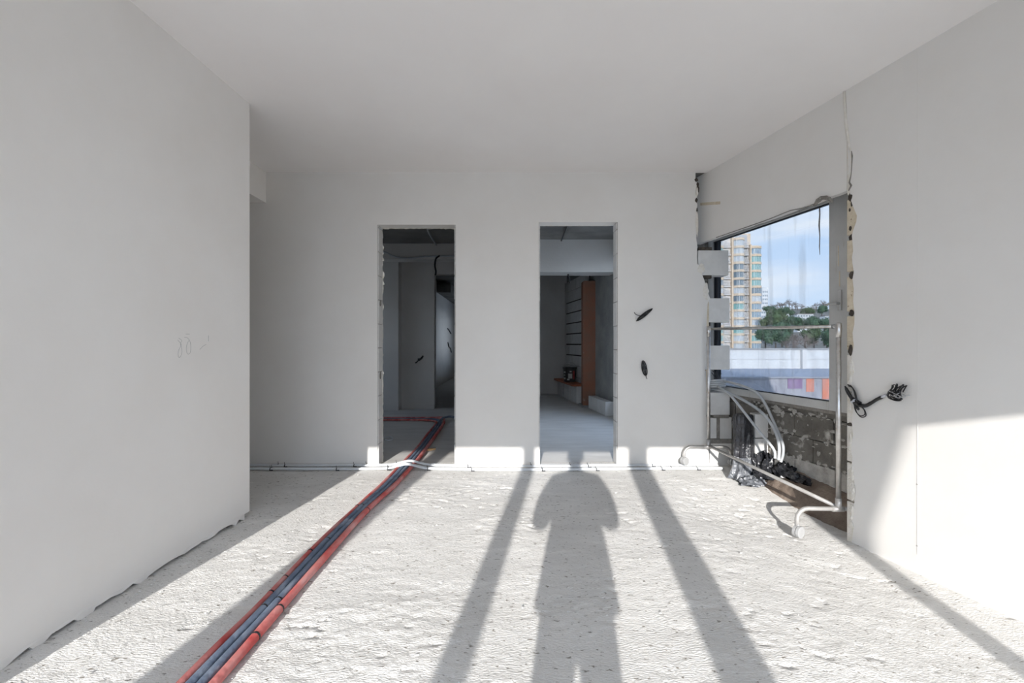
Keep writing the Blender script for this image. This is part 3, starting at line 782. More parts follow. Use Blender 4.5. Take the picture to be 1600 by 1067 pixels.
# ceiling conduits and hanging wires in the rooms
def cable_thing(name, pts, rad, mat, label, cat, n=5, sides=6):
    m_ = MB(); m_.tube(spline(pts, n), rad, sides)
    return tag(m_.build(name, mat, smooth=True), label, cat)
zc2 = ZC + 0.0
cable_thing('conduit', [(-0.35, 7.0, zc2), (-1.0, 7.0, zc2), (-1.25, 7.05, zc2), (-1.33, 7.2, zc2), (-1.36, 8.15, zc2 - 0.02)], 0.014, 'flex', 'thin grey conduit bent across the ceiling behind the left doorway', 'conduit')
cable_thing('conduit', [(-2.55, 8.0, zc2 - 0.03), (-2.25, 8.12, zc2 - 0.16), (-2.05, 8.16, zc2 - 0.24), (-1.8, 8.17, zc2 - 0.25), (-1.5, 8.17, zc2 - 0.22), (-0.5, 8.17, zc2 - 0.20)], 0.015, 'flex', 'sagging grey conduit along the ceiling beam of the left hall', 'conduit')
cable_thing('cable', [(-1.30, 8.17, 2.84), (-1.36, 8.14, 2.78), (-1.38, 8.14, 2.66), (-1.36, 8.13, 2.55), (-1.37, 8.13, 2.48)], 0.016, 'cable', 'short black cable hanging from the hall beam', 'cable')
cable_thing('conduit', [(0.0, 6.2, ZC), (0.55, 6.2, ZC), (0.78, 6.22, ZC), (0.83, 6.35, ZC), (0.84, 7.0, ZC), (0.85, 7.85, ZC - 0.01)], 0.012, 'cable', 'thin dark conduit on the ceiling behind the right doorway', 'conduit')
cable_thing('cable', [(1.0, 8.1, 2.50), (1.01, 8.12, 2.44), (1.02, 8.11, 2.41), (1.03, 8.12, 2.34)], 0.012, 'cable', 'short wire end hanging under the pale beam', 'cable')
p = at(655, 562, 8.78)
cw = thing('cable_bundle', 'black coiled cable end sticking out of the far hall wall', 'cable', tuple(p))
m_ = MB()
for k in range(4):
    m_.tube(spline([(-0.12 + 0.01 * k, -0.02, -0.10), (-0.02 + 0.015 * k, -0.05, -0.03 + 0.02 * k), (0.06, -0.05, 0.05 - 0.012 * k), (0.13, -0.03, 0.13 - 0.01 * k)], 4), 0.017, 6)
m_.build('loops', 'cable', cw, smooth=True)
m_ = MB(); m_.tube([(-0.01, -0.05, -0.01), (0.02, -0.05, 0.02)], 0.045, 8); m_.build('binding', 'cable', cw); cw.scale = (0.62, 0.62, 0.62)
# white wire loop and wood offcut on the hall floor
cable_thing('wire_loop', [at(598.5, 683.5, 5.95), at(603, 683.2, 6.02), at(609, 682.2, 6.05), at(613, 684, 6.0), at(612, 687, 5.9), at(607, 688, 5.86), at(602, 686.5, 5.88)], 0.008, 'pvc', 'small white wire loop on the floor inside the left doorway', 'wire', 4)
p = at(673, 703, 5.38)
wo_ = thing('wood_offcut', 'small pale wood offcut beside the red pipe inside the doorway', 'wood offcut', (p.x, 5.38, 0.0))
MB().prism([(-0.05, -0.015), (0.0, -0.02), (0.06, -0.005), (0.05, 0.02), (-0.03, 0.022)], lambda a, b, t: (a, b, t + 0.1 * a), 0.004, 0.024).build('chip', 'wood', wo_)
MB().prism([(0.03, -0.012), (0.065, -0.004), (0.055, 0.016), (0.03, 0.014)], lambda a, b, t: (a, b, t + 0.1 * a), 0.0235, 0.03).build('dark_end', 'mortar', wo_)

# ------------------------------------------------------------------ window front behind the camera (the light comes through it)
wf = MB()
XR = 3.7
wf.box(-4.2, XR, YF - 0.2, YF, 2.37, ZC + 0.02)
wf.box(-4.2, XR, YF - 0.2, YF, -0.1, 0.12)
wf.box(-4.2, -3.95, YF - 0.2, YF, 0.1, 2.33); wf.box(3.2, XR, YF - 0.2, YF, 0.1, 2.33)
wfo = struct(wf.build('wall_front', 'plaster'), 'window front behind the photographer', 'wall')
win2 = bpy.data.objects.new('window_2', None); COL.objects.link(win2)
struct(win2, 'tall window front behind the photographer with slim uprights', 'window')
for a, b in ((-3.12, -2.98), (-1.99, -1.79), (-0.875, -0.745), (0.215, 0.425), (1.515, 1.635), (2.62, 2.74)):
    MB().box(a, b, YF - 0.05, YF - 0.003, 0.12, 2.37).build('upright', 'frame', win2)
MB().prism([(1.63, 1.62), (1.635, 2.37), (1.715, 2.37)], lambda a, b, t: (a, t, b), YF - 0.04, YF - 0.03).build('shadow_gusset', 'film', win2)  # unseen wedge added to slant the shadow edge on the right wall

# ------------------------------------------------------------------ pipes on the floor: red, blue, blue, red
def floor_pipe(name, ctrl, rad, mat, label, ties, group, lift=0.0):
    P = spline(ctrl, 8)
    r_ = thing(name, label, 'pipe', tuple(P[0]), group)
    o = Vector(P[0])
    q = [p - o for p in P]
    rads = [rad * (1 + 0.05 * math.sin(i * 0.7 + rad * 900)) for i in range(len(q))]
    MB().tube(q, rads, 12).build('sleeve', mat, r_, smooth=True)
    for yv in ties:
        k = min(range(len(P) - 1), key=lambda i: abs(P[i].y - yv) + (0 if P[i].x > -1.6 else 9))
        d = (P[k + 1] - P[k]).normalized()
        MB().tube([q[k] - d * 0.005, q[k] + d * 0.005], rad * 1.07, 12).build('tie', 'tie', r_, smooth=True)
    return r_
RP = 0.0175
offs = (-0.060, -0.020, 0.018, 0.058)
def centre(Yv):                  # centre line of the bundle
    ks = [(-2.2, -1.16), (0.5, -1.155), (1.7, -1.152), (2.2, -1.147), (2.8, -1.149), (3.4, -1.133), (3.95, -1.095), (4.3, -1.082), (4.65, -1.075), (5.0, -1.073), (5.5, -1.075), (6.2, -1.095), (6.9, -1.115), (7.3, -1.13)]
    return float(np.interp(Yv, [k[0] for k in ks], [k[1] for k in ks]))
yk = (-2.2, 0.5, 1.7, 2.2, 2.8, 3.4, 3.95, 4.3, 4.65, 5.0, 5.5, 6.2, 6.9)
tight = {1.7: 1.04, 2.2: 0.94, 2.8: 0.98, 3.4: 0.86, 3.95: 1.0, 4.3: 1.05, 4.65: 1.1, 5.0: 1.05, 5.5: 1.0}
paths = []
for i, of in enumerate(offs):
    P = []
    for y in yk:
        w = random.uniform(-0.003, 0.003) if abs(tight.get(y, 1) - 1) < 0.01 else 0
        P.append(Vector((centre(y) + of * tight.get(y, 1) + w, y, RP + 0.004 + (0.004 if i in (1, 2) else 0))))
    if i == 0:
        P += [Vector((-1.20, 7.22, RP)), Vector((-1.32, 7.36, RP)), Vector((-1.6, 7.42, RP)), Vector((-2.4, 7.42, RP)), Vector((-4.0, 7.42, RP))]
    elif i == 1:
        P += [Vector((-1.16, 7.28, RP + 0.004)), Vector((-1.28, 7.46, RP + 0.004)), Vector((-1.6, 7.50, RP)), Vector((-2.4, 7.50, RP)), Vector((-4.0, 7.50, RP))]
    elif i == 2:
        P += [Vector((-1.13, 7.35, RP + 0.03)), Vector((-1.04, 7.56, RP + 0.03)), Vector((-0.85, 7.62, RP)), Vector((-0.5, 7.63, RP)), Vector((-0.35, 7.63, RP))]
    else:
        P += [Vector((-1.09, 7.3, RP)), Vector((-1.16, 7.52, RP + 0.02)), Vector((-1.4, 7.60, RP)), Vector((-2.4, 7.60, RP)), Vector((-4.0, 7.60, RP))]
    paths.append(P)
gp = 'insulated pipes running along the floor'
floor_pipe('insulated_pipe', paths[0], RP * 0.92, 'red', 'dark red insulated pipe on the left edge of the floor bundle', (2.24, 2.42, 2.75, 3.5), gp)
floor_pipe('insulated_pipe', paths[1], RP * 1.06, 'blue', 'dark blue insulated pipe beside the left red one', (2.16, 3.45, 2.9), gp)
floor_pipe('insulated_pipe', paths[2], RP * 1.0, 'blue', 'slate blue insulated pipe beside the right red one', (2.2,), gp)
floor_pipe('insulated_pipe', paths[3], RP * 1.16, 'red', 'thicker red insulated pipe on the right edge of the floor bundle', (1.93, 2.14, 3.4), gp)

# ------------------------------------------------------------------ white conduits along the back wall
def conduit(y0, dz, label, seed, clips, over_dy):
    rr = random.Random(seed)
    P = []
    for x in (-3.6, -3.0, -2.5, -2.1, -1.75, -1.45, -1.24, -1.14, -1.05, -0.96, -0.87, -0.7, -0.45, -0.2, 0.05, 0.3, 0.6, 0.9, 1.2, 1.5, 1.75, 2.0, 2.12):
        near = math.exp(-((x + 1.05) / 0.13) ** 2)
        bend = 0.012 * sstep(np.array(x), 0.7, 2.0)
        P.append(Vector((x, y0 + bend + rr.uniform(-0.004, 0.004) - 0.03 * sstep(np.array(x), -0.9, -0.3) * (1 - sstep(np.array(x), 0.4, 1.4)), 0.013 + dz + 0.045 * near)))
    S = spline(P, 5)
    r_ = thing('conduit', label, 'conduit', tuple(S[0]), 'white conduits along the foot of the back wall')
    MB().tube([p - S[0] for p in S], 0.0105, 9).build('tube', 'pvc', r_, smooth=True)
    for cx in clips:
        k = min(range(len(S)), key=lambda i: abs(S[i].x - cx)); c = S[k] - S[0]
        m_ = MB(); m_.tube([c + Vector((-0.004, 0, 0)), c + Vector((0.004, 0, 0))], 0.0125, 9)
        m_.box(c.x - 0.004, c.x + 0.03, c.y - 0.018, c.y - 0.010, -S[0].z + 0.001, -S[0].z + 0.008)
        m_.tube([c + Vector((-0.003, 0.004, 0.005)), c + Vector((-0.01, 0.01, 0.032))], 0.0022, 5)
        m_.build('clip', 'tie', r_)
    return r_
conduit(YB - 0.028, 0, 'white conduit tight against the foot of the back wall', 1, (-2.45, -1.5, -1.2, 0.22, 0.62), 0)
conduit(YB - 0.055, 0, 'white conduit second from the back wall', 2, (-2.3, -1.62, -0.45, 0.78, 1.42), 0)
conduit(YB - 0.155, 0, 'white conduit third from the back wall', 3, (-2.42, -1.25, 0.28, 1.62), 0)
conduit(YB - 0.182, 0, 'white conduit farthest out from the back wall', 4, (-2.38, -1.78, -1.25, -0.85, -0.42, 0.3, 0.86, 1.5, 1.86), 0)

# ------------------------------------------------------------------ clothes rack
rk = thing('clothes_rack', 'bare worn chrome clothes rack on casters in front of the window niche', 'clothes rack', (2.15, 3.9, 0))
O = Vector(rk.location)
A = Vector((2.314, 3.225, 0)); B = Vector((2.0, 4.63, 0))            # near and far post
A0, A1 = 0.095, 1.400; B0, B1 = 0.215, 1.425
def rel(p): return Vector(p) - O
at_ = lambda p, z: rel((p.x, p.y, z))
m_ = MB(); m_.tube([at_(A, A0 + 0.03), at_(A, A1)], 0.0165, 14); m_.build('post', 'chrome', rk, smooth=True)
m_ = MB(); m_.tube([at_(B, B0 + 0.03), at_(B, B1)], 0.0165, 14); m_.build('post', 'chrome', rk, smooth=True)
dAB = (B - A).normalized()
m_ = MB(); m_.tube([at_(A - dAB * 0.01, A1 - 0.012), at_(B + dAB * 0.01, B1 - 0.012)], 0.0125, 12); m_.build('top_rail', 'chrome', rk, smooth=True)
m_ = MB(); m_.tube([at_(A, A0 + 0.01), at_(B, B0 + 0.01)], 0.014, 12); m_.build('bottom_rail', 'white_tube', rk, smooth=True)
for (Pp, z0, z1) in ((A, A0, A1), (B, B0, B1)):
    m_ = MB(); m_.tube([at_(Pp, z1 - 0.09), at_(Pp, z1 - 0.04), at_(Pp, z1 + 0.006), at_(Pp, z1 + 0.014)], [0.019, 0.021, 0.021, 0.015], 14)
    m_.tube([at_(Pp, z1 - 0.012), at_(Pp, z1 - 0.012) + (dAB if Pp is A else -dAB) * 0.045], 0.0165, 12)
    m_.build('top_joint', 'chrome', rk, smooth=True)
    m_ = MB(); m_.tube([at_(Pp, z0 - 0.012), at_(Pp, z0 + 0.075)], 0.0205, 14)
    m_.tube([at_(Pp, z0) + Vector((-0.045, 0, 0)), at_(Pp, z0) + Vector((0.035, 0, 0))], 0.0195, 12)
    m_.build('base_joint', 'white_tube', rk, smooth=True)
def foot(Pp, z0, half_l, half_r, tl, name='foot'):
    # bent tube along X, going down to the casters; tl = floor heights at both ends
    for s, hl, zf in ((-1, half_l, tl[0]), (1, half_r, tl[1])):
        base = at_(Pp, z0); dx = Vector((s, -0.05 * s, 0)).normalized()
        bend = 0.075
        zb = zf + 0.06
        pts = [base, base + dx * (hl - bend)]
        for t in (20, 45, 70):
            pts.append(base + dx * (hl - bend + bend * math.sin(R(t))) + Vector((0, 0, -bend * (1 - math.cos(R(t))))))
        end = base + dx * hl; pts.append(end + Vector((0, 0, -bend))); end_z = Vector((end.x, end.y, zb - O.z)); pts.append(end_z)
        m_ = MB(); m_.tube(pts, 0.0155, 12); ft = m_.build(name, 'white_tube', rk, smooth=True)
        c = end_z + Vector((0.0, -0.014, -0.012))
        m_ = MB(); ax = Vector((0.45, -0.89, 0)).normalized()
        m_.tube([c - ax * 0.024, c - ax * 0.022, c - ax * 0.003], [0.034, 0.041, 0.042], 18); m_.tube([c + ax * 0.003, c + ax * 0.022, c + ax * 0.024], [0.042, 0.041, 0.034], 18)
        m_.tube([c + Vector((0, 0, 0.0)), c + Vector((0, 0.004, 0.05))], 0.009, 8)
        m_.build('caster', 'caster', ft, smooth=False)
foot(A, A0, 0.285, 0.20, (fz(2.04, 3.2) - 0.005, 0.02))
foot(B, B0, 0.245, 0.225, (0.024, 0.024))

# ------------------------------------------------------------------ niche: dirt, film, bags, tubes
us_ = np.linspace(UW0 - 0.3, 4.35, 90); rs_ = np.linspace(-0.10, 0.30, 40)
U, RR = np.meshgrid(us_, rs_)
X = 3.0044 - 0.2022 * U + 0.9793 * RR; Y = 0.9793 * U + 0.2022 * RR
hgt = 0.26 * sstep(RR, 0.09, 0.27) * (1 - sstep(U, 4.05, 4.4))
Z = zfloor(X, Y) - 0.03 + hgt + (0.018 * vnoise(X * 14, Y * 14, 31) + 0.012 * vnoise(X * 35, Y * 35, 32)) * sstep(RR, 0.02, 0.12)
Z = np.where(RR < 0.0, Z - 0.05, Z)
tag(grid_object('dirt_heap', X, Y, Z, 'dirt'), 'low brown dirt heap against the dark wall under the window', 'dirt', kind='stuff')

def crumple(name, c, size, mat, label, cat, seed, n=26, m=18, amp=0.17):
    rg = np.random.default_rng(seed)
    vs_ = []; fs = []
    for i in range(m + 1):
        th = math.pi * i / m
        for j in range(n):
            ph = 2 * math.pi * j / n
            k = 1 + amp * (rg.random() - 0.5) * 2 * (0.4 + math.sin(th)) + 0.15 * math.sin(5 * ph + i)
            z = math.cos(th)
            vs_.append((size[0] * k * math.sin(th) * math.cos(ph), size[1] * k * math.sin(th) * math.sin(ph), max(size[2] * z * k, -0.0)))
    for i in range(m):
        for j in range(n):
            fs.append((i * n + j, (i + 1) * n + j, (i + 1) * n + (j + 1) % n, i * n + (j + 1) % n))
    mb_ = MB(); mb_.add(vs_, fs)
    o = mb_.build(name, mat); o.location = c
    return tag(o, label, cat)
crumple('plastic_bag', (2.46, 4.05, 0.10), (0.12, 0.16, 0.10), 'film', 'crumpled black plastic bag at the ends of the grey tubes', 'plastic bag', 3)
crumple('plastic_bag', (2.33, 4.22, 0.04), (0.11, 0.12, 0.20), 'film', 'taller black plastic bag bunched up beside the wrapped pipe', 'plastic bag', 5)
crumple('plastic_bag', (2.20, 4.16, -0.02), (0.11, 0.07, 0.07), 'filmgrey', 'shiny sunlit film spilled on the floor below the wrapped pipe', 'plastic film', 8)
crumple('plastic_bag', (2.42, 3.86, 0.11), (0.06, 0.14, 0.05), 'film', 'flat scrap of black plastic lying on the brown dirt', 'plastic bag', 12)
# pipe wrapped in black film, flared at the foot
wp = thing('wrapped_pipe', 'standing pipe wrapped in shiny black plastic film in the niche corner', 'wrapped pipe', (2.18, 4.29, 0))
mb_ = MB(); n = 30
rings = [(0.0, 0.125, 0.085), (0.05, 0.115, 0.08), (0.12, 0.095, 0.075), (0.2, 0.086, 0.072), (0.3, 0.085, 0.07), (0.42, 0.085, 0.07), (0.52, 0.087, 0.07), (0.585, 0.087, 0.07), (0.60, 0.078, 0.06)]
vs_ = []
for i, (z, a, b) in enumerate(rings):
    for j in range(n):
        ph = 2 * math.pi * j / n
        fold = 1 + (0.10 if i > 3 else 0.22) * math.sin(j * 4.7 + 0.6 * i) * random.uniform(0.2, 1)
        vs_.append((a * fold * math.cos(ph), b * fold * math.sin(ph), z))
fs = [(i * n + j, i * n + (j + 1) % n, (i + 1) * n + (j + 1) % n, (i + 1) * n + j) for i in range(len(rings) - 1) for j in range(n)]
fs.append(tuple((len(rings) - 1) * n + j for j in range(n)))
lo_f = [f for f in fs[: n * 3]]; hi_f = fs[n * 3:]
mb_.add(vs_, lo_f, 1); b0 = len(mb_.v); mb_.f += hi_f; mb_.m += [0] * len(hi_f)  # foot rings get the paler film coloured as if sunlit
mb_.build('film', ['film', 'filmgrey'], wp)
MB().tube([(0, 0, 0.0), (0, 0, 0.585)], 0.055, 14).build('pipe', 'flex', wp)

def flex(pts, rad, label):
    S = spline(pts, 6)
    r_ = thing('flexible_tube', label, 'tube', tuple(S[-1]), 'grey flexible tubes in the niche')
    MB().tube([p - S[-1] for p in S], rad, 12).build('tube', 'flex', r_, smooth=True)
    MB().tube([S[-2] - S[-1], Vector((0, 0, 0)), (S[-1] - S[-2]) * 0.05], [rad * 1.03, rad * 1.06, rad * 0.9], 12).build('end', 'flex', r_)
    return r_
def yl(px, p0=1126, p1=1223, y0=4.86, y1=4.08):
    return y0 + (y1 - y0) * min(1, max(0, (px - p0) / (p1 - p0)))
tA = [(1112, 597), (1126, 595), (1150, 599.5), (1174, 608.5), (1187.5, 619), (1198, 635.5), (1207, 655), (1216, 676), (1223, 694), (1223.5, 709), (1220, 721)]
tB = [(1111, 608.5), (1132, 611.5), (1153, 620.5), (1174, 632.5), (1192, 646), (1204, 661), (1214, 680.5), (1217.5, 700), (1216.5, 718)]
tC = [(1122, 604), (1141, 617.5), (1162, 643), (1183, 670), (1201, 691), (1210, 704.5), (1211, 716)]
def yr(px, r): return min(4.84, rw(ru(px, r), r, 0).y)
flex([at(px, py, yr(px, 0.20)) for px, py in tA], 0.0125, 'grey flexible tube making the widest outer arc in the niche')
flex([at(px, py, yr(px, 0.15)) for px, py in tB], 0.0135, 'grey flexible tube making the middle arc over the block')
flex([at(px, py, yr(px, float(np.interp(px, (1122, 1145, 1185, 1211), (0.085, 0.015, 0.03, 0.10))))) for px, py in tC], 0.0115, 'thinner grey flexible tube dropping steeply to the black bags')
# coil lying on the block tooth
S = []
for k in range(64):
    t = k / 64 * 2 * math.pi * 4
    S.append((2.15 + 0.10 * math.cos(t), 4.81 + 0.055 * math.sin(t), 0.79 + 0.085 * k / 64 + 0.012))
m_ = MB(); m_.tube(S, 0.0105, 8)
tag(m_.build('tube_coil', 'flex', smooth=True), 'coil of grey tube resting on a block end left of the window', 'tube coil')
m_ = MB()
for P in (((1112, 582), (1116, 588), (1119, 594)), ((1119, 581), (1122, 588), (1124, 592), (1127, 583)), ((1113, 579), (1117, 583), (1121, 592))):
    m_.tube(spline([at(x, y, 4.83) for x, y in P], 4), 0.004, 5)
tag(m_.build('thin_wire', 'cable'), 'thin dark wires sticking up from the tube coil', 'wire')

# ------------------------------------------------------------------ cable bundles on the walls
def bundle_on_back(px, py, ang, ln, wd, label, seed, tail):
    rr = random.Random(seed)
    p = at(px, py, YB)
    o = thing('cable_bundle', label, 'cable', (p.x, YB, p.z), 'black cable ends on the back wall')
    ca, sa = math.cos(ang), math.sin(ang)
    def l2(a, b, d): return (a * ca - b * sa, -d, a * sa + b * ca)
    m_ = MB()
    for k in range(3):
        l = ln * rr.uniform(0.85, 1.05); w = wd * rr.uniform(0.7, 1.1)
        pts = [l2(l * math.cos(t), w * math.sin(t) * (1 if k != 1 else 0.4), 0.012 + 0.008 * k + 0.004 * math.sin(2 * t)) for t in np.linspace(0, 2 * math.pi, 22)[:-1]]
        m_.tube(pts, 0.0042, 6, closed=True)
    m_.build('loops', 'cable', o, smooth=True)
    m_ = MB(); m_.tube([l2(-0.012, 0, 0.02), l2(0.02, 0, 0.02)], wd * 0.85, 8); m_.build('binding', 'cable', o)
    m_ = MB(); m_.tube(spline([l2(*q) for q in tail], 4), 0.0035, 6); m_.build('tail', 'cable', o, smooth=True)
    return o
bundle_on_back(1006, 492, R(38), 0.105, 0.016, 'black cable loop bound flat and tilted on the back wall, upper one', 1, [(-0.02, 0.0, 0.02), (-0.06, 0.045, 0.015), (-0.065, 0.075, 0.005), (-0.06, 0.08, 0.0)])
bundle_on_back(1006, 575, R(100), 0.075, 0.022, 'upright black cable bundle with a hanging tail on the back wall, lower one', 2, [(-0.03, 0.0, 0.02), (-0.07, 0.0, 0.02), (-0.115, -0.01, 0.012)])
p = rwp(1341, 622, -0.012)
cb = thing('cable_coil', 'long black cable coil tied in the middle on the right wall edge', 'cable', tuple(p))
m_ = MB()
def rwl(px, py, r): return rwp(px, py, r) - p
loopu = [(1321, 604), (1322, 611), (1327, 620), (1333, 629), (1336, 634), (1338, 628), (1336, 615), (1331, 605), (1325, 602)]
loopl = [(1336, 634), (1338, 643), (1343, 650), (1348, 652), (1353, 649), (1351, 641), (1346, 636), (1341, 632)]
for k in range(3):
    m_.tube(spline([rwl(x + k * 0.8 - 0.6, y + (k - 1) * 1.1, -0.012 - 0.006 * k) for x, y in loopu], 4), 0.0042, 6)
    if k < 2: m_.tube(spline([rwl(x - k * 1.6, y - k * 2.2, -0.012 - 0.006 * k) for x, y in loopl], 4), 0.0032, 6)
m_.tube(spline([rwl(1322, 606, -0.02), rwl(1328, 616, -0.022), rwl(1337, 634, -0.022), rwl(1342, 640, -0.02)], 4), 0.008, 6)
m_.build('loops', 'cable', cb, smooth=True)
m_ = MB(); m_.tube([rwl(1332, 624, -0.018), rwl(1343, 631, -0.018)], 0.018, 8); m_.build('binding', 'cable', cb)
m_ = MB(); m_.tube([rwl(1331, 627.5, -0.02), rwl(1336, 625.5, -0.03)], 0.011, 8); m_.build('tape', 'tape', cb)
m_ = MB(); m_.tube(spline([rwl(1342, 633, -0.016), rwl(1352, 634, -0.016), rwl(1362, 629, -0.014), rwl(1370, 624, -0.012), rwl(1379, 620, -0.008)], 4), [0.012] * 8 + [0.011] * 8 + [0.010], 8)
m_.build('lead', 'cable', cb, smooth=True)
m_ = MB(); m_.tube([rwl(1377, 621, -0.01), rwl(1384, 617, -0.008)], 0.009, 8); m_.build('lead_tip', 'tape', cb)
p = rwp(1397, 616, -0.01)
wb2 = thing('wire_bunch', 'tangled bunch of black and bare silvery wires on the right wall', 'wire bunch', tuple(p))
m_ = MB(); rr = random.Random(5)
def rwl2(px, py, r): return rwp(px, py, r) - p
for k in range(9):
    a = rr.uniform(0.25, 1.0); ph0 = rr.uniform(0, 6)
    P = [rwl2(1399 + 14 * a * math.cos(t + ph0) + rr.uniform(-1, 1), 619 + (8 * a) * math.sin(t + ph0) + 3.5 * math.cos(t + ph0) * 0.6, -0.008 - 0.004 * k) for t in np.linspace(0, 4.6, 12)]
    m_.tube(spline(P, 2), 0.0032, 5)
for k in range(6):
    x0 = 1392 + 4 * k
    m_.tube(spline([rwl2(x0 - 5, 613, -0.02), rwl2(x0 - 2 + rr.uniform(-3, 3), 607, -0.03), rwl2(x0 + rr.uniform(0, 5), 600 + rr.uniform(-1, 4), -0.024), rwl2(x0 + rr.uniform(0, 5), 605, -0.02), rwl2(x0 - rr.uniform(1, 6), 611 + rr.uniform(-2, 4), -0.026)], 3), 0.0034, 5)
m_.build('black_wires', 'cable', wb2, smooth=True)
m_ = MB()
for k in range(8):
    x0 = 1388 + 3.4 * k; y0 = rr.uniform(606, 622)
    m_.tube(spline([rwl2(x0, y0, -0.034), rwl2(x0 + 5, y0 + 2.5, -0.042), rwl2(x0 + 10, y0 + 1, -0.036)], 3), 0.0028, 5)
m_.build('bare_wires', 'wire', wb2, smooth=True)

# ------------------------------------------------------------------ crumbs of plaster and cement on the floor
m_ = MB(); rr = random.Random(9)
for i in range(150):
    if i < 70:
        y = rr.uniform(1.6, 3.4); x = xl(y) + abs(rr.gauss(0, 0.12)) + 0.02
    else:
        y = rr.uniform(1.6, 4.55); x = rr.uniform(-1.7, 2.0)
    s_ = rr.uniform(0.002, 0.0065); random.seed(i)
    m_.ball((x, y, fz(x, y) + s_ * 0.4), (s_ * rr.uniform(0.8, 1.8), s_ * rr.uniform(0.8, 1.4), s_ * 0.6), 5, 3, jit=0.3)
tag(m_.build('plaster_crumbs', 'aac'), 'scattered pale plaster crumbs on the rough floor', 'crumbs', kind='stuff')
random.seed(21)

# ------------------------------------------------------------------ outside: parapet, low wall
pw = thing('parapet_wall', 'sunlit white parapet wall with a post outside the window', 'parapet wall', (6, 12, 0.5))
o = Vector(pw.location)
def bx(x0, x1, y0, y1, z0, z1, name, mat, par, org):
    return MB().box(x0 - org.x, x1 - org.x, y0 - org.y, y1 - org.y, z0 - org.z, z1 - org.z).build(name, mat, par)
xx = 2.6
for x1 in (4.55, 6.5, 8.42, 10.4, 12.4):
    bx(xx, x1 - 0.006, 12.0, 12.15, 0.84, 1.10, 'panel', 'parapet', pw, o)
    bx(xx, x1 - 0.006, 12.0, 12.15, 0.50, 0.834, 'panel', 'parapet', pw, o); xx = x1
bx(2.6, 12.4, 12.02, 12.16, 0.5, 1.09, 'mortar_bed', 'coping', pw, o)
bx(2.6, 12.4, 11.97, 12.19, 1.095, 1.135, 'coping', 'coping', pw, o)
px0 = at(1254, 0, 11.9).x
bx(px0, px0 + 0.11, 11.9, 12.0, 0.5, 1.095, 'post', 'towerwhite', pw, o)
lw_ = thing('terrace_wall', 'low bluish terrace wall with violet and orange patches outside', 'terrace wall', (6, 9.1, 0))
o = Vector(lw_.location)
bx(3.3, 12.0, 9.1, 11.99, -3.0, 0.57, 'body', 'lowwall', lw_, o)
bx(3.25, 12.0, 9.06, 11.995, 0.565, 0.60, 'top', 'terrace', lw_, o)
bx(at(1231, 0, 9.09).x, at(1254, 0, 9.09).x, 9.088, 9.11, 0.36, 0.56, 'violet_patch', 'violet', lw_, o)
bx(at(1260, 0, 9.09).x, at(1272, 0, 9.09).x, 9.089, 9.11, 0.30, 0.56, 'orange_patch', 'orange', lw_, o)
bx(at(1285, 0, 9.09).x, at(1312, 0, 9.09).x, 9.087, 9.11, 0.15, 0.56, 'orange_patch', 'orange', lw_, o)

# ------------------------------------------------------------------ outside: apartment tower
YTW = 178.0; KP = YTW / F
def tx(px): return (px - 800) * KP
def tz(py): return HC + (HOR - py) * KP
tw = thing('apartment_tower', 'tall cream apartment tower with glazed bays and balconies beyond the window', 'building', (tx(1150), YTW, -30))
o = Vector(tw.location)
bx(tx(1075), tx(1147), YTW + 1.5, YTW + 16, -30, tz(366), 'core', 'towerwhite', tw, o)
bx(tx(1146), tx(1171), YTW + 1.8, YTW + 16, -30, tz(365), 'core', 'towerdark', tw, o)
bx(tx(1170), tx(1188), YTW + 1.4, YTW + 16, -30, tz(382), 'core', 'towerwhite', tw, o)
bx(tx(1163), tx(1181), YTW + 4, YTW + 12, tz(383), tz(361), 'roof_block', 'cream', tw, o)
for a, b in ((1143.5, 1145.8), (1172, 1174.2)):
    bx(tx(a), tx(b), YTW - 0.2, YTW + 2, -30, tz(382 if a > 1170 else 366), 'pier', 'cream', tw, o)
FLH = 12.35
def bay_prism(x0, x1, d, z0, z1, n=7):
    """curved bay front between x0 and x1 bulging towards the viewer by d"""
    pts = []
    for i in range(n + 1):
        t = i / n
        pts.append((x0 + (x1 - x0) * t, -d * math.sin(math.pi * t) ** 0.6))
    pts += [(x1, 1.8), (x0, 1.8)]
    return MB().prism(pts, lambda a, b, t: (a, b, t), z0, z1)
hA = FLH * KP
bays = {'A': (1146, 1162.5, 1.6), 'B': (1174, 1189, 0.8), 'C': (1119, 1130, 1.2), 'D': (1088, 1112, 1.4)}
glz = ['glass_teal', 'glass_blue', 'glass_dark', 'curtain']
meshes = {}
for k, (a, b, d) in bays.items():
    x0, x1 = tx(a) - o.x, tx(b) - o.x
    meshes[k + 's'] = bay_prism(x0 - 0.25, x1 + 0.25, d + 0.35, -0.45, 0.45).mesh('slab', 'cream')
    for g in glz:
        meshes[k + g] = bay_prism(x0, x1, d, 0.45, hA - 0.45).mesh('window', g)
    mm = MB()
    for i in range(1, 5):
        t = i / 5; xx = x0 + (x1 - x0) * t; yy = -d * math.sin(math.pi * t) ** 0.6
        mm.box(xx - 0.06, xx + 0.06, yy - 0.08, yy + 0.1, 0.45, hA - 0.45)
    meshes[k + 'm'] = mm.mesh('mullion', 'towerwhite')
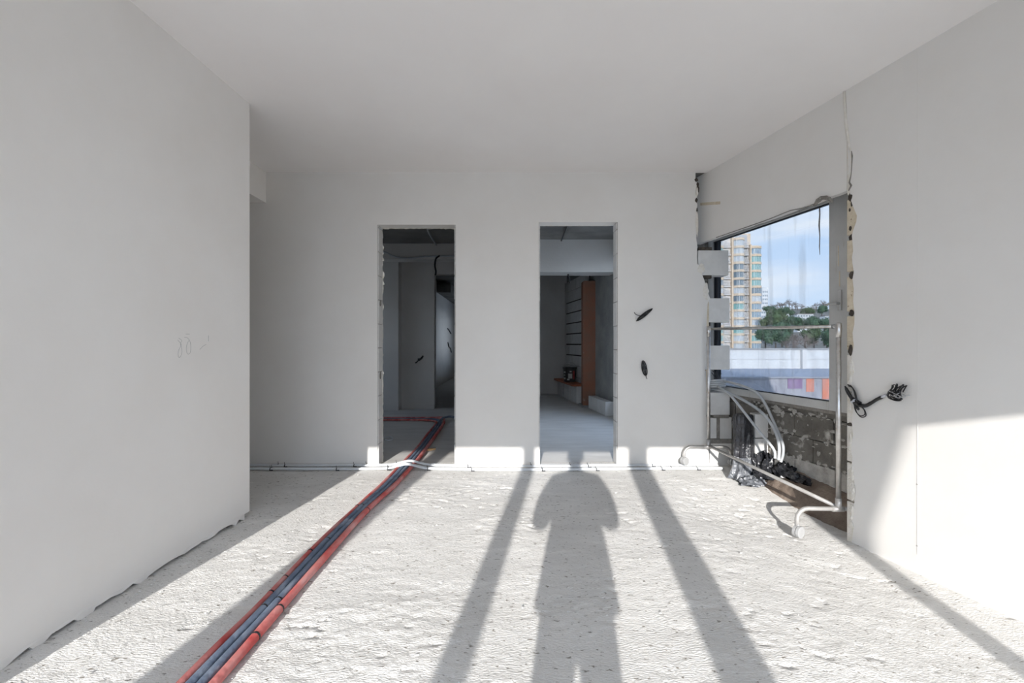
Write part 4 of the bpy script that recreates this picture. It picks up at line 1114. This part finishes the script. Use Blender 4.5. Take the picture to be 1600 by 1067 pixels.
for k, (a, b) in {'l1': (1163.5, 1171.5), 'l2': (1131, 1143)}.items():
    x0, x1 = tx(a) - o.x, tx(b) - o.x
    mm = MB()
    for i in range(3):
        xa = x0 + (x1 - x0) * i / 3; xb = x0 + (x1 - x0) * (i + 1) / 3
        mm.tube([(xa, 0.6, 0.2), (xb, 0.6, hA - 0.7)], 0.1, 4); mm.tube([(xb, 0.6, 0.2), (xa, 0.6, hA - 0.7)], 0.1, 4)
    mm.box(x0, x1, 0.5, 1.6, 0.0, 0.35)
    mm.box(x0, x1, 0.5, 0.65, 1.05, 1.2)
    meshes[k] = mm.mesh('lattice', 'towerwhite')
rr = random.Random(3)
for fl in range(-4, 17):
    py = 398.8 + FLH * (11 - fl)          # slab row
    z = tz(py) - o.z
    for k in bays:
        if py < 372 or (k == 'B' and py < 385) or (k in 'C' and py < 372): continue
        child(meshes[k + 's'], 'slab', tw, (0, 0, z))
        if (k == 'B' and py < 397) or py < 380: continue
        wnd = child(meshes[k + rr.choice(glz)], 'window', tw, (0, 0, z))
        child(meshes[k + 'm'], 'mullion', wnd)
    if py > 385:
        child(meshes['l1'], 'lattice', tw, (0, 0, z)); child(meshes['l2'], 'lattice', tw, (0, 0, z))

# far white tower blocks and houses on the hill
def small_building(name, label, px0, px1, py0, py1, Yd, mat, rows, cols):
    k = Yd / F
    X0, X1 = (px0 - 800) * k, (px1 - 800) * k; Z1 = HC + (HOR - py0) * k; Z0 = HC + (HOR - py1) * k
    t = thing(name, label, 'building', ((X0 + X1) / 2, Yd, Z0))
    o_ = Vector(t.location)
    bx(X0, X1, Yd, Yd + (X1 - X0) * 0.8, Z0 - 6, Z1, 'wall', mat, t, o_)
    bx(X0 - 0.2, X1 + 0.2, Yd - 0.2, Yd + (X1 - X0) * 0.8 + 0.2, Z1, Z1 + 0.06 * (Z1 - Z0) + 0.2, 'roof', 'roof' if rows < 4 else mat, t, o_)
    mm = MB(); w = (X1 - X0) / cols * 0.5; h = (Z1 - Z0) / rows * 0.45
    me = mm.box(-w / 2, w / 2, -0.1, 0.2, -h / 2, h / 2).mesh('window', 'glass_dark')
    for i in range(rows):
        for j in range(cols):
            child(me, 'window', t, (X0 + (j + 0.5) * (X1 - X0) / cols - o_.x, 0, (i + 0.5) * (Z1 - Z0) / rows))
    return t
small_building('tower_block', 'distant slim white tower block right of the apartment tower', 1191, 1200, 453, 512, 420, 'housewhite', 10, 3)
small_building('tower_block', 'lower white block at the foot of the distant slim tower', 1186, 1199, 478, 512, 360, 'housewhite', 5, 4)
small_building('house', 'long low white house among the trees on the hill', 1246, 1271, 491, 501, 240, 'housewhite', 2, 6)
small_building('house', 'white house at the right edge of the window, on the hill', 1289, 1304, 494, 503, 235, 'housewhite', 2, 4)
small_building('house', 'small pale house high on the hillside', 1214, 1236, 481, 486, 330, 'housewhite', 1, 5)

# hill and ground
xs = np.linspace(20, 420, 90); ys = np.linspace(120, 620, 90)
X, Y = np.meshgrid(xs, ys)
Z = -20 + 48 * sstep(Y, 120, 480) + 9 * sstep(Y, 300, 520) + 5 * vnoise(X * 0.012, Y * 0.012, 41) + 3 * vnoise(X * 0.04, Y * 0.04, 42)
struct(grid_object('hill', X, Y, Z, 'hill'), 'wooded hillside far outside the window', 'hill')
def hillz(x, y):
    a = lambda v: np.array(float(v))
    return float(-20 + 48 * sstep(a(y), 120, 480) + 9 * sstep(a(y), 300, 520) + 5 * vnoise(np.array([x * 0.012]), np.array([y * 0.012]), 41)[0] + 3 * vnoise(np.array([x * 0.04]), np.array([y * 0.04]), 42)[0])
struct(MB().box(-900, 900, -900, 900, -31, -30).build('ground', 'ground'), 'city ground far below', 'ground')

# trees
def crown_mesh(name, mat, n, leaf, seed, flat=1.0):
    rr = random.Random(seed); mb_ = MB()
    lobes = [(rr.uniform(-0.55, 0.55), rr.uniform(-0.55, 0.55), rr.uniform(-0.3, 0.55) * flat, rr.uniform(0.35, 0.55)) for _ in range(9)]
    for i in range(n):
        lx, ly, lz, lr = rr.choice(lobes)
        d = Vector((rr.gauss(0, 1), rr.gauss(0, 1), rr.gauss(0, 1))).normalized() * lr * rr.uniform(0.75, 1.05)
        c = Vector((lx, ly, lz)) + d
        a = Vector((rr.gauss(0, 1), rr.gauss(0, 1), rr.gauss(0, 1))).normalized(); b = d.cross(a)
        b = b.normalized() if b.length > 1e-5 else Vector((1, 0, 0))
        s_ = leaf * rr.uniform(0.6, 1.3)
        mb_.add([c - a * s_, c + b * s_ * 0.6, c + a * s_, c - b * s_ * 0.6], [(0, 1, 2, 3)])
    for (x, y, z, r_) in lobes:
        mb_.ball((x, y, z), r_ * 0.66, 8, 5, jit=0.2)
    return mb_.mesh(name, mat)
crowns = {g: [crown_mesh('foliage', g, 1100, 0.075, s) for s in range(3)] for g in ('leaf_green', 'leaf_olive')}
def bare_mesh(seed):
    rr = random.Random(seed); mb_ = MB()
    def grow(p, d, l, r_, lev):
        q = p + d * l
        mb_.tube([p, q], [r_, r_ * 0.7], 4, cap=False)
        if lev == 0: return
        for _ in range(4 if lev > 1 else 5):
            nd = (d + Vector((rr.gauss(0, 0.55), rr.gauss(0, 0.55), rr.gauss(0.05, 0.4)))).normalized()
            grow(p + d * l * rr.uniform(0.6, 1.0), nd, l * rr.uniform(0.6, 0.8), r_ * 0.6, lev - 1)
    grow(Vector((0, 0, -1.0)), Vector((0, 0, 1)), 0.55, 0.035, 4)
    return mb_.mesh('twigs', 'twig')
bares = [bare_mesh(s) for s in range(3)]
trunk_me = MB().tube([(0, 0, -1.6), (0, 0, -0.2)], [0.09, 0.05], 6).mesh('trunk', 'bark')
def tree(px, py, Yd, size, kind, label, group):
    k = Yd / F; x = (px - 800) * k; z = HC + (HOR - py) * k
    t = thing('tree', label, 'tree', (x, Yd, z), group)
    s_ = size * 0.62; rz = random.uniform(0, 6)
    if kind == 'bare':
        child(random.choice(bares), 'twigs', t, (0, 0, 0), (0, 0, rz), (s_ * 1.25,) * 3)
    else:
        child(random.choice(crowns[kind]), 'foliage', t, (0, 0, 0), (0, 0, rz), (s_, s_, s_ * 0.95))
    child(trunk_me, 'trunk', t, (0, 0, 0), (0, 0, 0), (s_,) * 3)
random.seed(31)
spots = [
    # nearer evergreens and bare trees just over the parapet
    (1196, 528, 120, 5.4, 'leaf_green', 'dark evergreen just right of the tower foot'),
    (1212, 532, 112, 5.0, 'leaf_green', 'low dark evergreen behind the parapet, second from the tower'),
    (1203, 505, 140, 6.0, 'leaf_olive', 'olive green tree beside the slim white block'),
    (1222, 514, 135, 5.4, 'leaf_green', 'evergreen behind the bare tree, left side'),
    (1216, 496, 165, 6.0, 'leaf_olive', 'light green tree below the small hillside house'),
    (1240, 526, 108, 6.2, 'bare', 'large bare brown tree in the middle behind the parapet'),
    (1258, 530, 112, 5.2, 'bare', 'bare brown tree right of the large bare one'),
    (1228, 534, 100, 4.0, 'bare', 'small bare tree left of the large bare one'),
    (1238, 505, 170, 6.4, 'leaf_green', 'dense evergreen left of the long white house'),
    (1256, 509, 175, 5.6, 'leaf_green', 'evergreen in front of the long white house'),
    (1274, 508, 165, 6.2, 'leaf_green', 'evergreen right of the long white house'),
    (1272, 528, 118, 5.0, 'leaf_olive', 'olive tree behind the grimy part of the pane'),
    (1288, 512, 140, 5.6, 'leaf_green', 'evergreen below the right hand white house'),
    (1292, 531, 112, 5.2, 'leaf_green', 'dark evergreen at the right edge behind the parapet'),
    (1306, 520, 125, 5.4, 'leaf_olive', 'olive tree at the far right edge of the window view'),
    (1230, 490, 230, 6.6, 'leaf_green', 'evergreen on the middle slope under the ridge'),
    (1262, 488, 250, 6.6, 'leaf_olive', 'olive tree above the long white house'),
    (1284, 486, 260, 6.4, 'leaf_green', 'evergreen above the right hand white house'),
    (1206, 487, 230, 6.4, 'leaf_green', 'evergreen on the middle slope near the slim tower'),
]
for px, py, Yd, s_, kd, lb in spots:
    tree(px, py, Yd, s_, kd, lb, 'trees outside the window')
for i in range(22):      # the wood goes on beyond the window jamb
    px = 1318 + i * 11 + random.uniform(-4, 4)
    tree(px, random.choice((498, 508, 520, 530)) + random.uniform(-3, 3), random.choice((125, 150, 185, 220)), 6.0, random.choice(('leaf_green', 'leaf_olive', 'leaf_green', 'bare')), 'tree of the wood beyond the right jamb of the window', 'wood beyond the window jamb')
for i in range(26):
    px = 1184 + i * 4.9 + random.uniform(-1.5, 1.5)
    tree(px, 477 + random.uniform(-3, 3) + 4 * math.sin(i * 0.5) + (1 if i < 4 else 0), 430 + random.uniform(-20, 20), 7.5, 'bare', 'bare grey tree in the row along the distant ridge', 'bare trees on the ridge')

# ------------------------------------------------------------------ the photographer (casts the long shadow) and the camera held
PX, PY = -0.074, -0.60
per = thing('person', 'photographer in a dark jacket standing with a camera held at chest height', 'person', (PX, PY, 0.0))
def skin_mesh(name, verts, edges, rads, root, sub=2):
    me = bpy.data.meshes.new(name); me.from_pydata(verts, edges, [])
    ob = bpy.data.objects.new(name, me); COL.objects.link(ob)
    sk = ob.modifiers.new('skin', 'SKIN'); sk.use_smooth_shade = True
    for i, d in enumerate(me.skin_vertices[0].data):
        r_ = rads[i]; d.radius = r_ if isinstance(r_, tuple) else (r_, r_)
        d.use_root = (i == root)
    sb = ob.modifiers.new('sub', 'SUBSURF'); sb.levels = sub; sb.render_levels = sub
    dg = bpy.context.evaluated_depsgraph_get()
    out = bpy.data.meshes.new_from_object(ob.evaluated_get(dg))
    bpy.data.objects.remove(ob, do_unlink=True)
    return out
V = []; E = []; RAD = []
def jv(p, r_, par=None):
    V.append(p); RAD.append(r_)
    if par is not None: E.append((par, len(V) - 1))
    return len(V) - 1
pel = jv((0, 0, 0.90), (0.185, 0.14))
abd = jv((0, 0, 1.06), (0.185, 0.13), pel)
che = jv((0, 0, 1.26), (0.215, 0.13), abd)
upc = jv((0, 0.0, 1.42), (0.165, 0.11), che)
nb = jv((0, 0.005, 1.53), 0.068, upc)
nk = jv((0, 0.015, 1.58), 0.060, nb)
h1 = jv((0, 0.03, 1.66), (0.078, 0.095), nk)
h2 = jv((0, 0.02, 1.75), (0.076, 0.095), h1)
hnd = []
for s in (-1, 1):
    sh_ = jv((s * 0.18, 0.0, 1.435), 0.082, upc)
    ma = jv((s * 0.245, 0.0, 1.27), 0.082, sh_)
    el = jv((s * 0.262, 0.0, 1.125), 0.068, ma)
    wr_ = jv((s * 0.13, 0.33, 1.20), 0.036, el)
    hd = jv((s * 0.085, 0.42, 1.235), (0.034, 0.022), wr_); hnd.append((s, hd))
    hp = jv((s * 0.092, 0.0, 0.80), 0.098, pel)
    kn = jv((s * 0.098, 0.01, 0.47), 0.072, hp)
    ak = jv((s * 0.10, -0.01, 0.10), 0.048, kn)
    jv((s * 0.115, 0.14, 0.045), (0.045, 0.035), ak)
body_me = skin_mesh('body', V, E, RAD, pel)
for s, hd in hnd:           # fingers, each its own chain rooted in the palm
    pass
bm = bmesh.new(); bm.from_mesh(body_me)
for s, hd in hnd:
    base = Vector(V[hd])
    for k, (ln, oz) in enumerate(((0.075, 0.022), (0.083, 0.007), (0.079, -0.008), (0.062, -0.022))):
        fv = [base + Vector((-s * 0.004, 0.02, oz)), base + Vector((-s * 0.006, 0.05, oz * 1.1)), base + Vector((-s * 0.024, 0.05 + ln * 0.42, oz * 1.1)), base + Vector((-s * (0.024 + ln * 0.35), 0.05 + ln * 0.5, oz * 1.0))]
        me_ = skin_mesh('finger', [tuple(v) for v in fv], [(0, 1), (1, 2), (2, 3)], [0.0095, 0.009, 0.0085, 0.0075], 0, 1)
        bm.from_mesh(me_)
    fv = [base + Vector((-s * 0.008, 0.0, 0.02)), base + Vector((-s * 0.026, 0.02, 0.034)), base + Vector((-s * 0.036, 0.045, 0.036))]
    bm.from_mesh(skin_mesh('finger', [tuple(v) for v in fv], [(0, 1), (1, 2)], [0.011, 0.0095, 0.008], 0, 1))
bm.to_mesh(body_me); bm.free()
# face: nose, eyes, mouth, ears are modelled on the head of the same mesh
extra = MB()
extra.ball((0, 0.128, 1.675), (0.014, 0.022, 0.026), 8, 6); extra.ball((0.082, 0.02, 1.68), (0.012, 0.022, 0.032), 8, 6); extra.ball((-0.082, 0.02, 1.68), (0.012, 0.022, 0.032), 8, 6)
extra.ball((0, 0.112, 1.632), (0.024, 0.012, 0.007), 8, 5)
bm = bmesh.new(); bm.from_mesh(body_me); bm.from_mesh(extra.mesh('face', 'skin')); bm.to_mesh(body_me); bm.free()
body_me.materials.clear()
for k in ('jacket', 'trousers', 'skin', 'shoe'): body_me.materials.append(M[k])
for pl in body_me.polygons:
    c = pl.center
    if c.z > 1.545 or (c.y > 0.36 and c.z > 0.9): pl.material_index = 2
    elif c.z < 0.10: pl.material_index = 3
    elif c.z < 0.84: pl.material_index = 1
    else: pl.material_index = 0
    pl.use_smooth = True
body_o = child(body_me, 'body', per)
mb_ = MB(); n = 24       # jacket skirt, hanging from the waist
vs_ = []
for z, a, b in ((1.10, 0.185, 0.135), (1.0, 0.195, 0.14), (0.90, 0.203, 0.145), (0.835, 0.21, 0.15), (0.833, 0.18, 0.12)):
    vs_ += [(a * math.cos(2 * math.pi * j / n), b * math.sin(2 * math.pi * j / n), z) for j in range(n)]
mb_.add(vs_, [(i * n + j, i * n + (j + 1) % n, (i + 1) * n + (j + 1) % n, (i + 1) * n + j) for i in range(4) for j in range(n)])
mb_.build('jacket_hem', 'jacket', per, smooth=True)
mb_ = MB()
mb_.ball((0, -0.004, 1.745), (0.092, 0.108, 0.095), 16, 10); mb_.build('hair', 'hair', per, smooth=True)
mb_ = MB()
for s in (-1, 1): mb_.ball((s * 0.031, 0.113, 1.69), (0.013, 0.01, 0.009), 8, 6)
mb_.build('eyes', 'camblack', per)
cm = thing('photo_camera', 'black photo camera held in front of the photographer', 'camera', (0.0, -0.075, HC))
MB().box(-0.065, 0.065, -0.09, -0.03, -0.05, 0.04).build('body', 'camblack', cm, bevel=0.008)
MB().box(-0.025, 0.025, -0.085, -0.035, 0.038, 0.062).build('viewfinder', 'camblack', cm, bevel=0.006)
MB().tube([(0, -0.03, -0.005), (0, 0.01, -0.005), (0, 0.03, -0.005)], [0.033, 0.035, 0.038], 20).build('lens', 'camblack', cm)
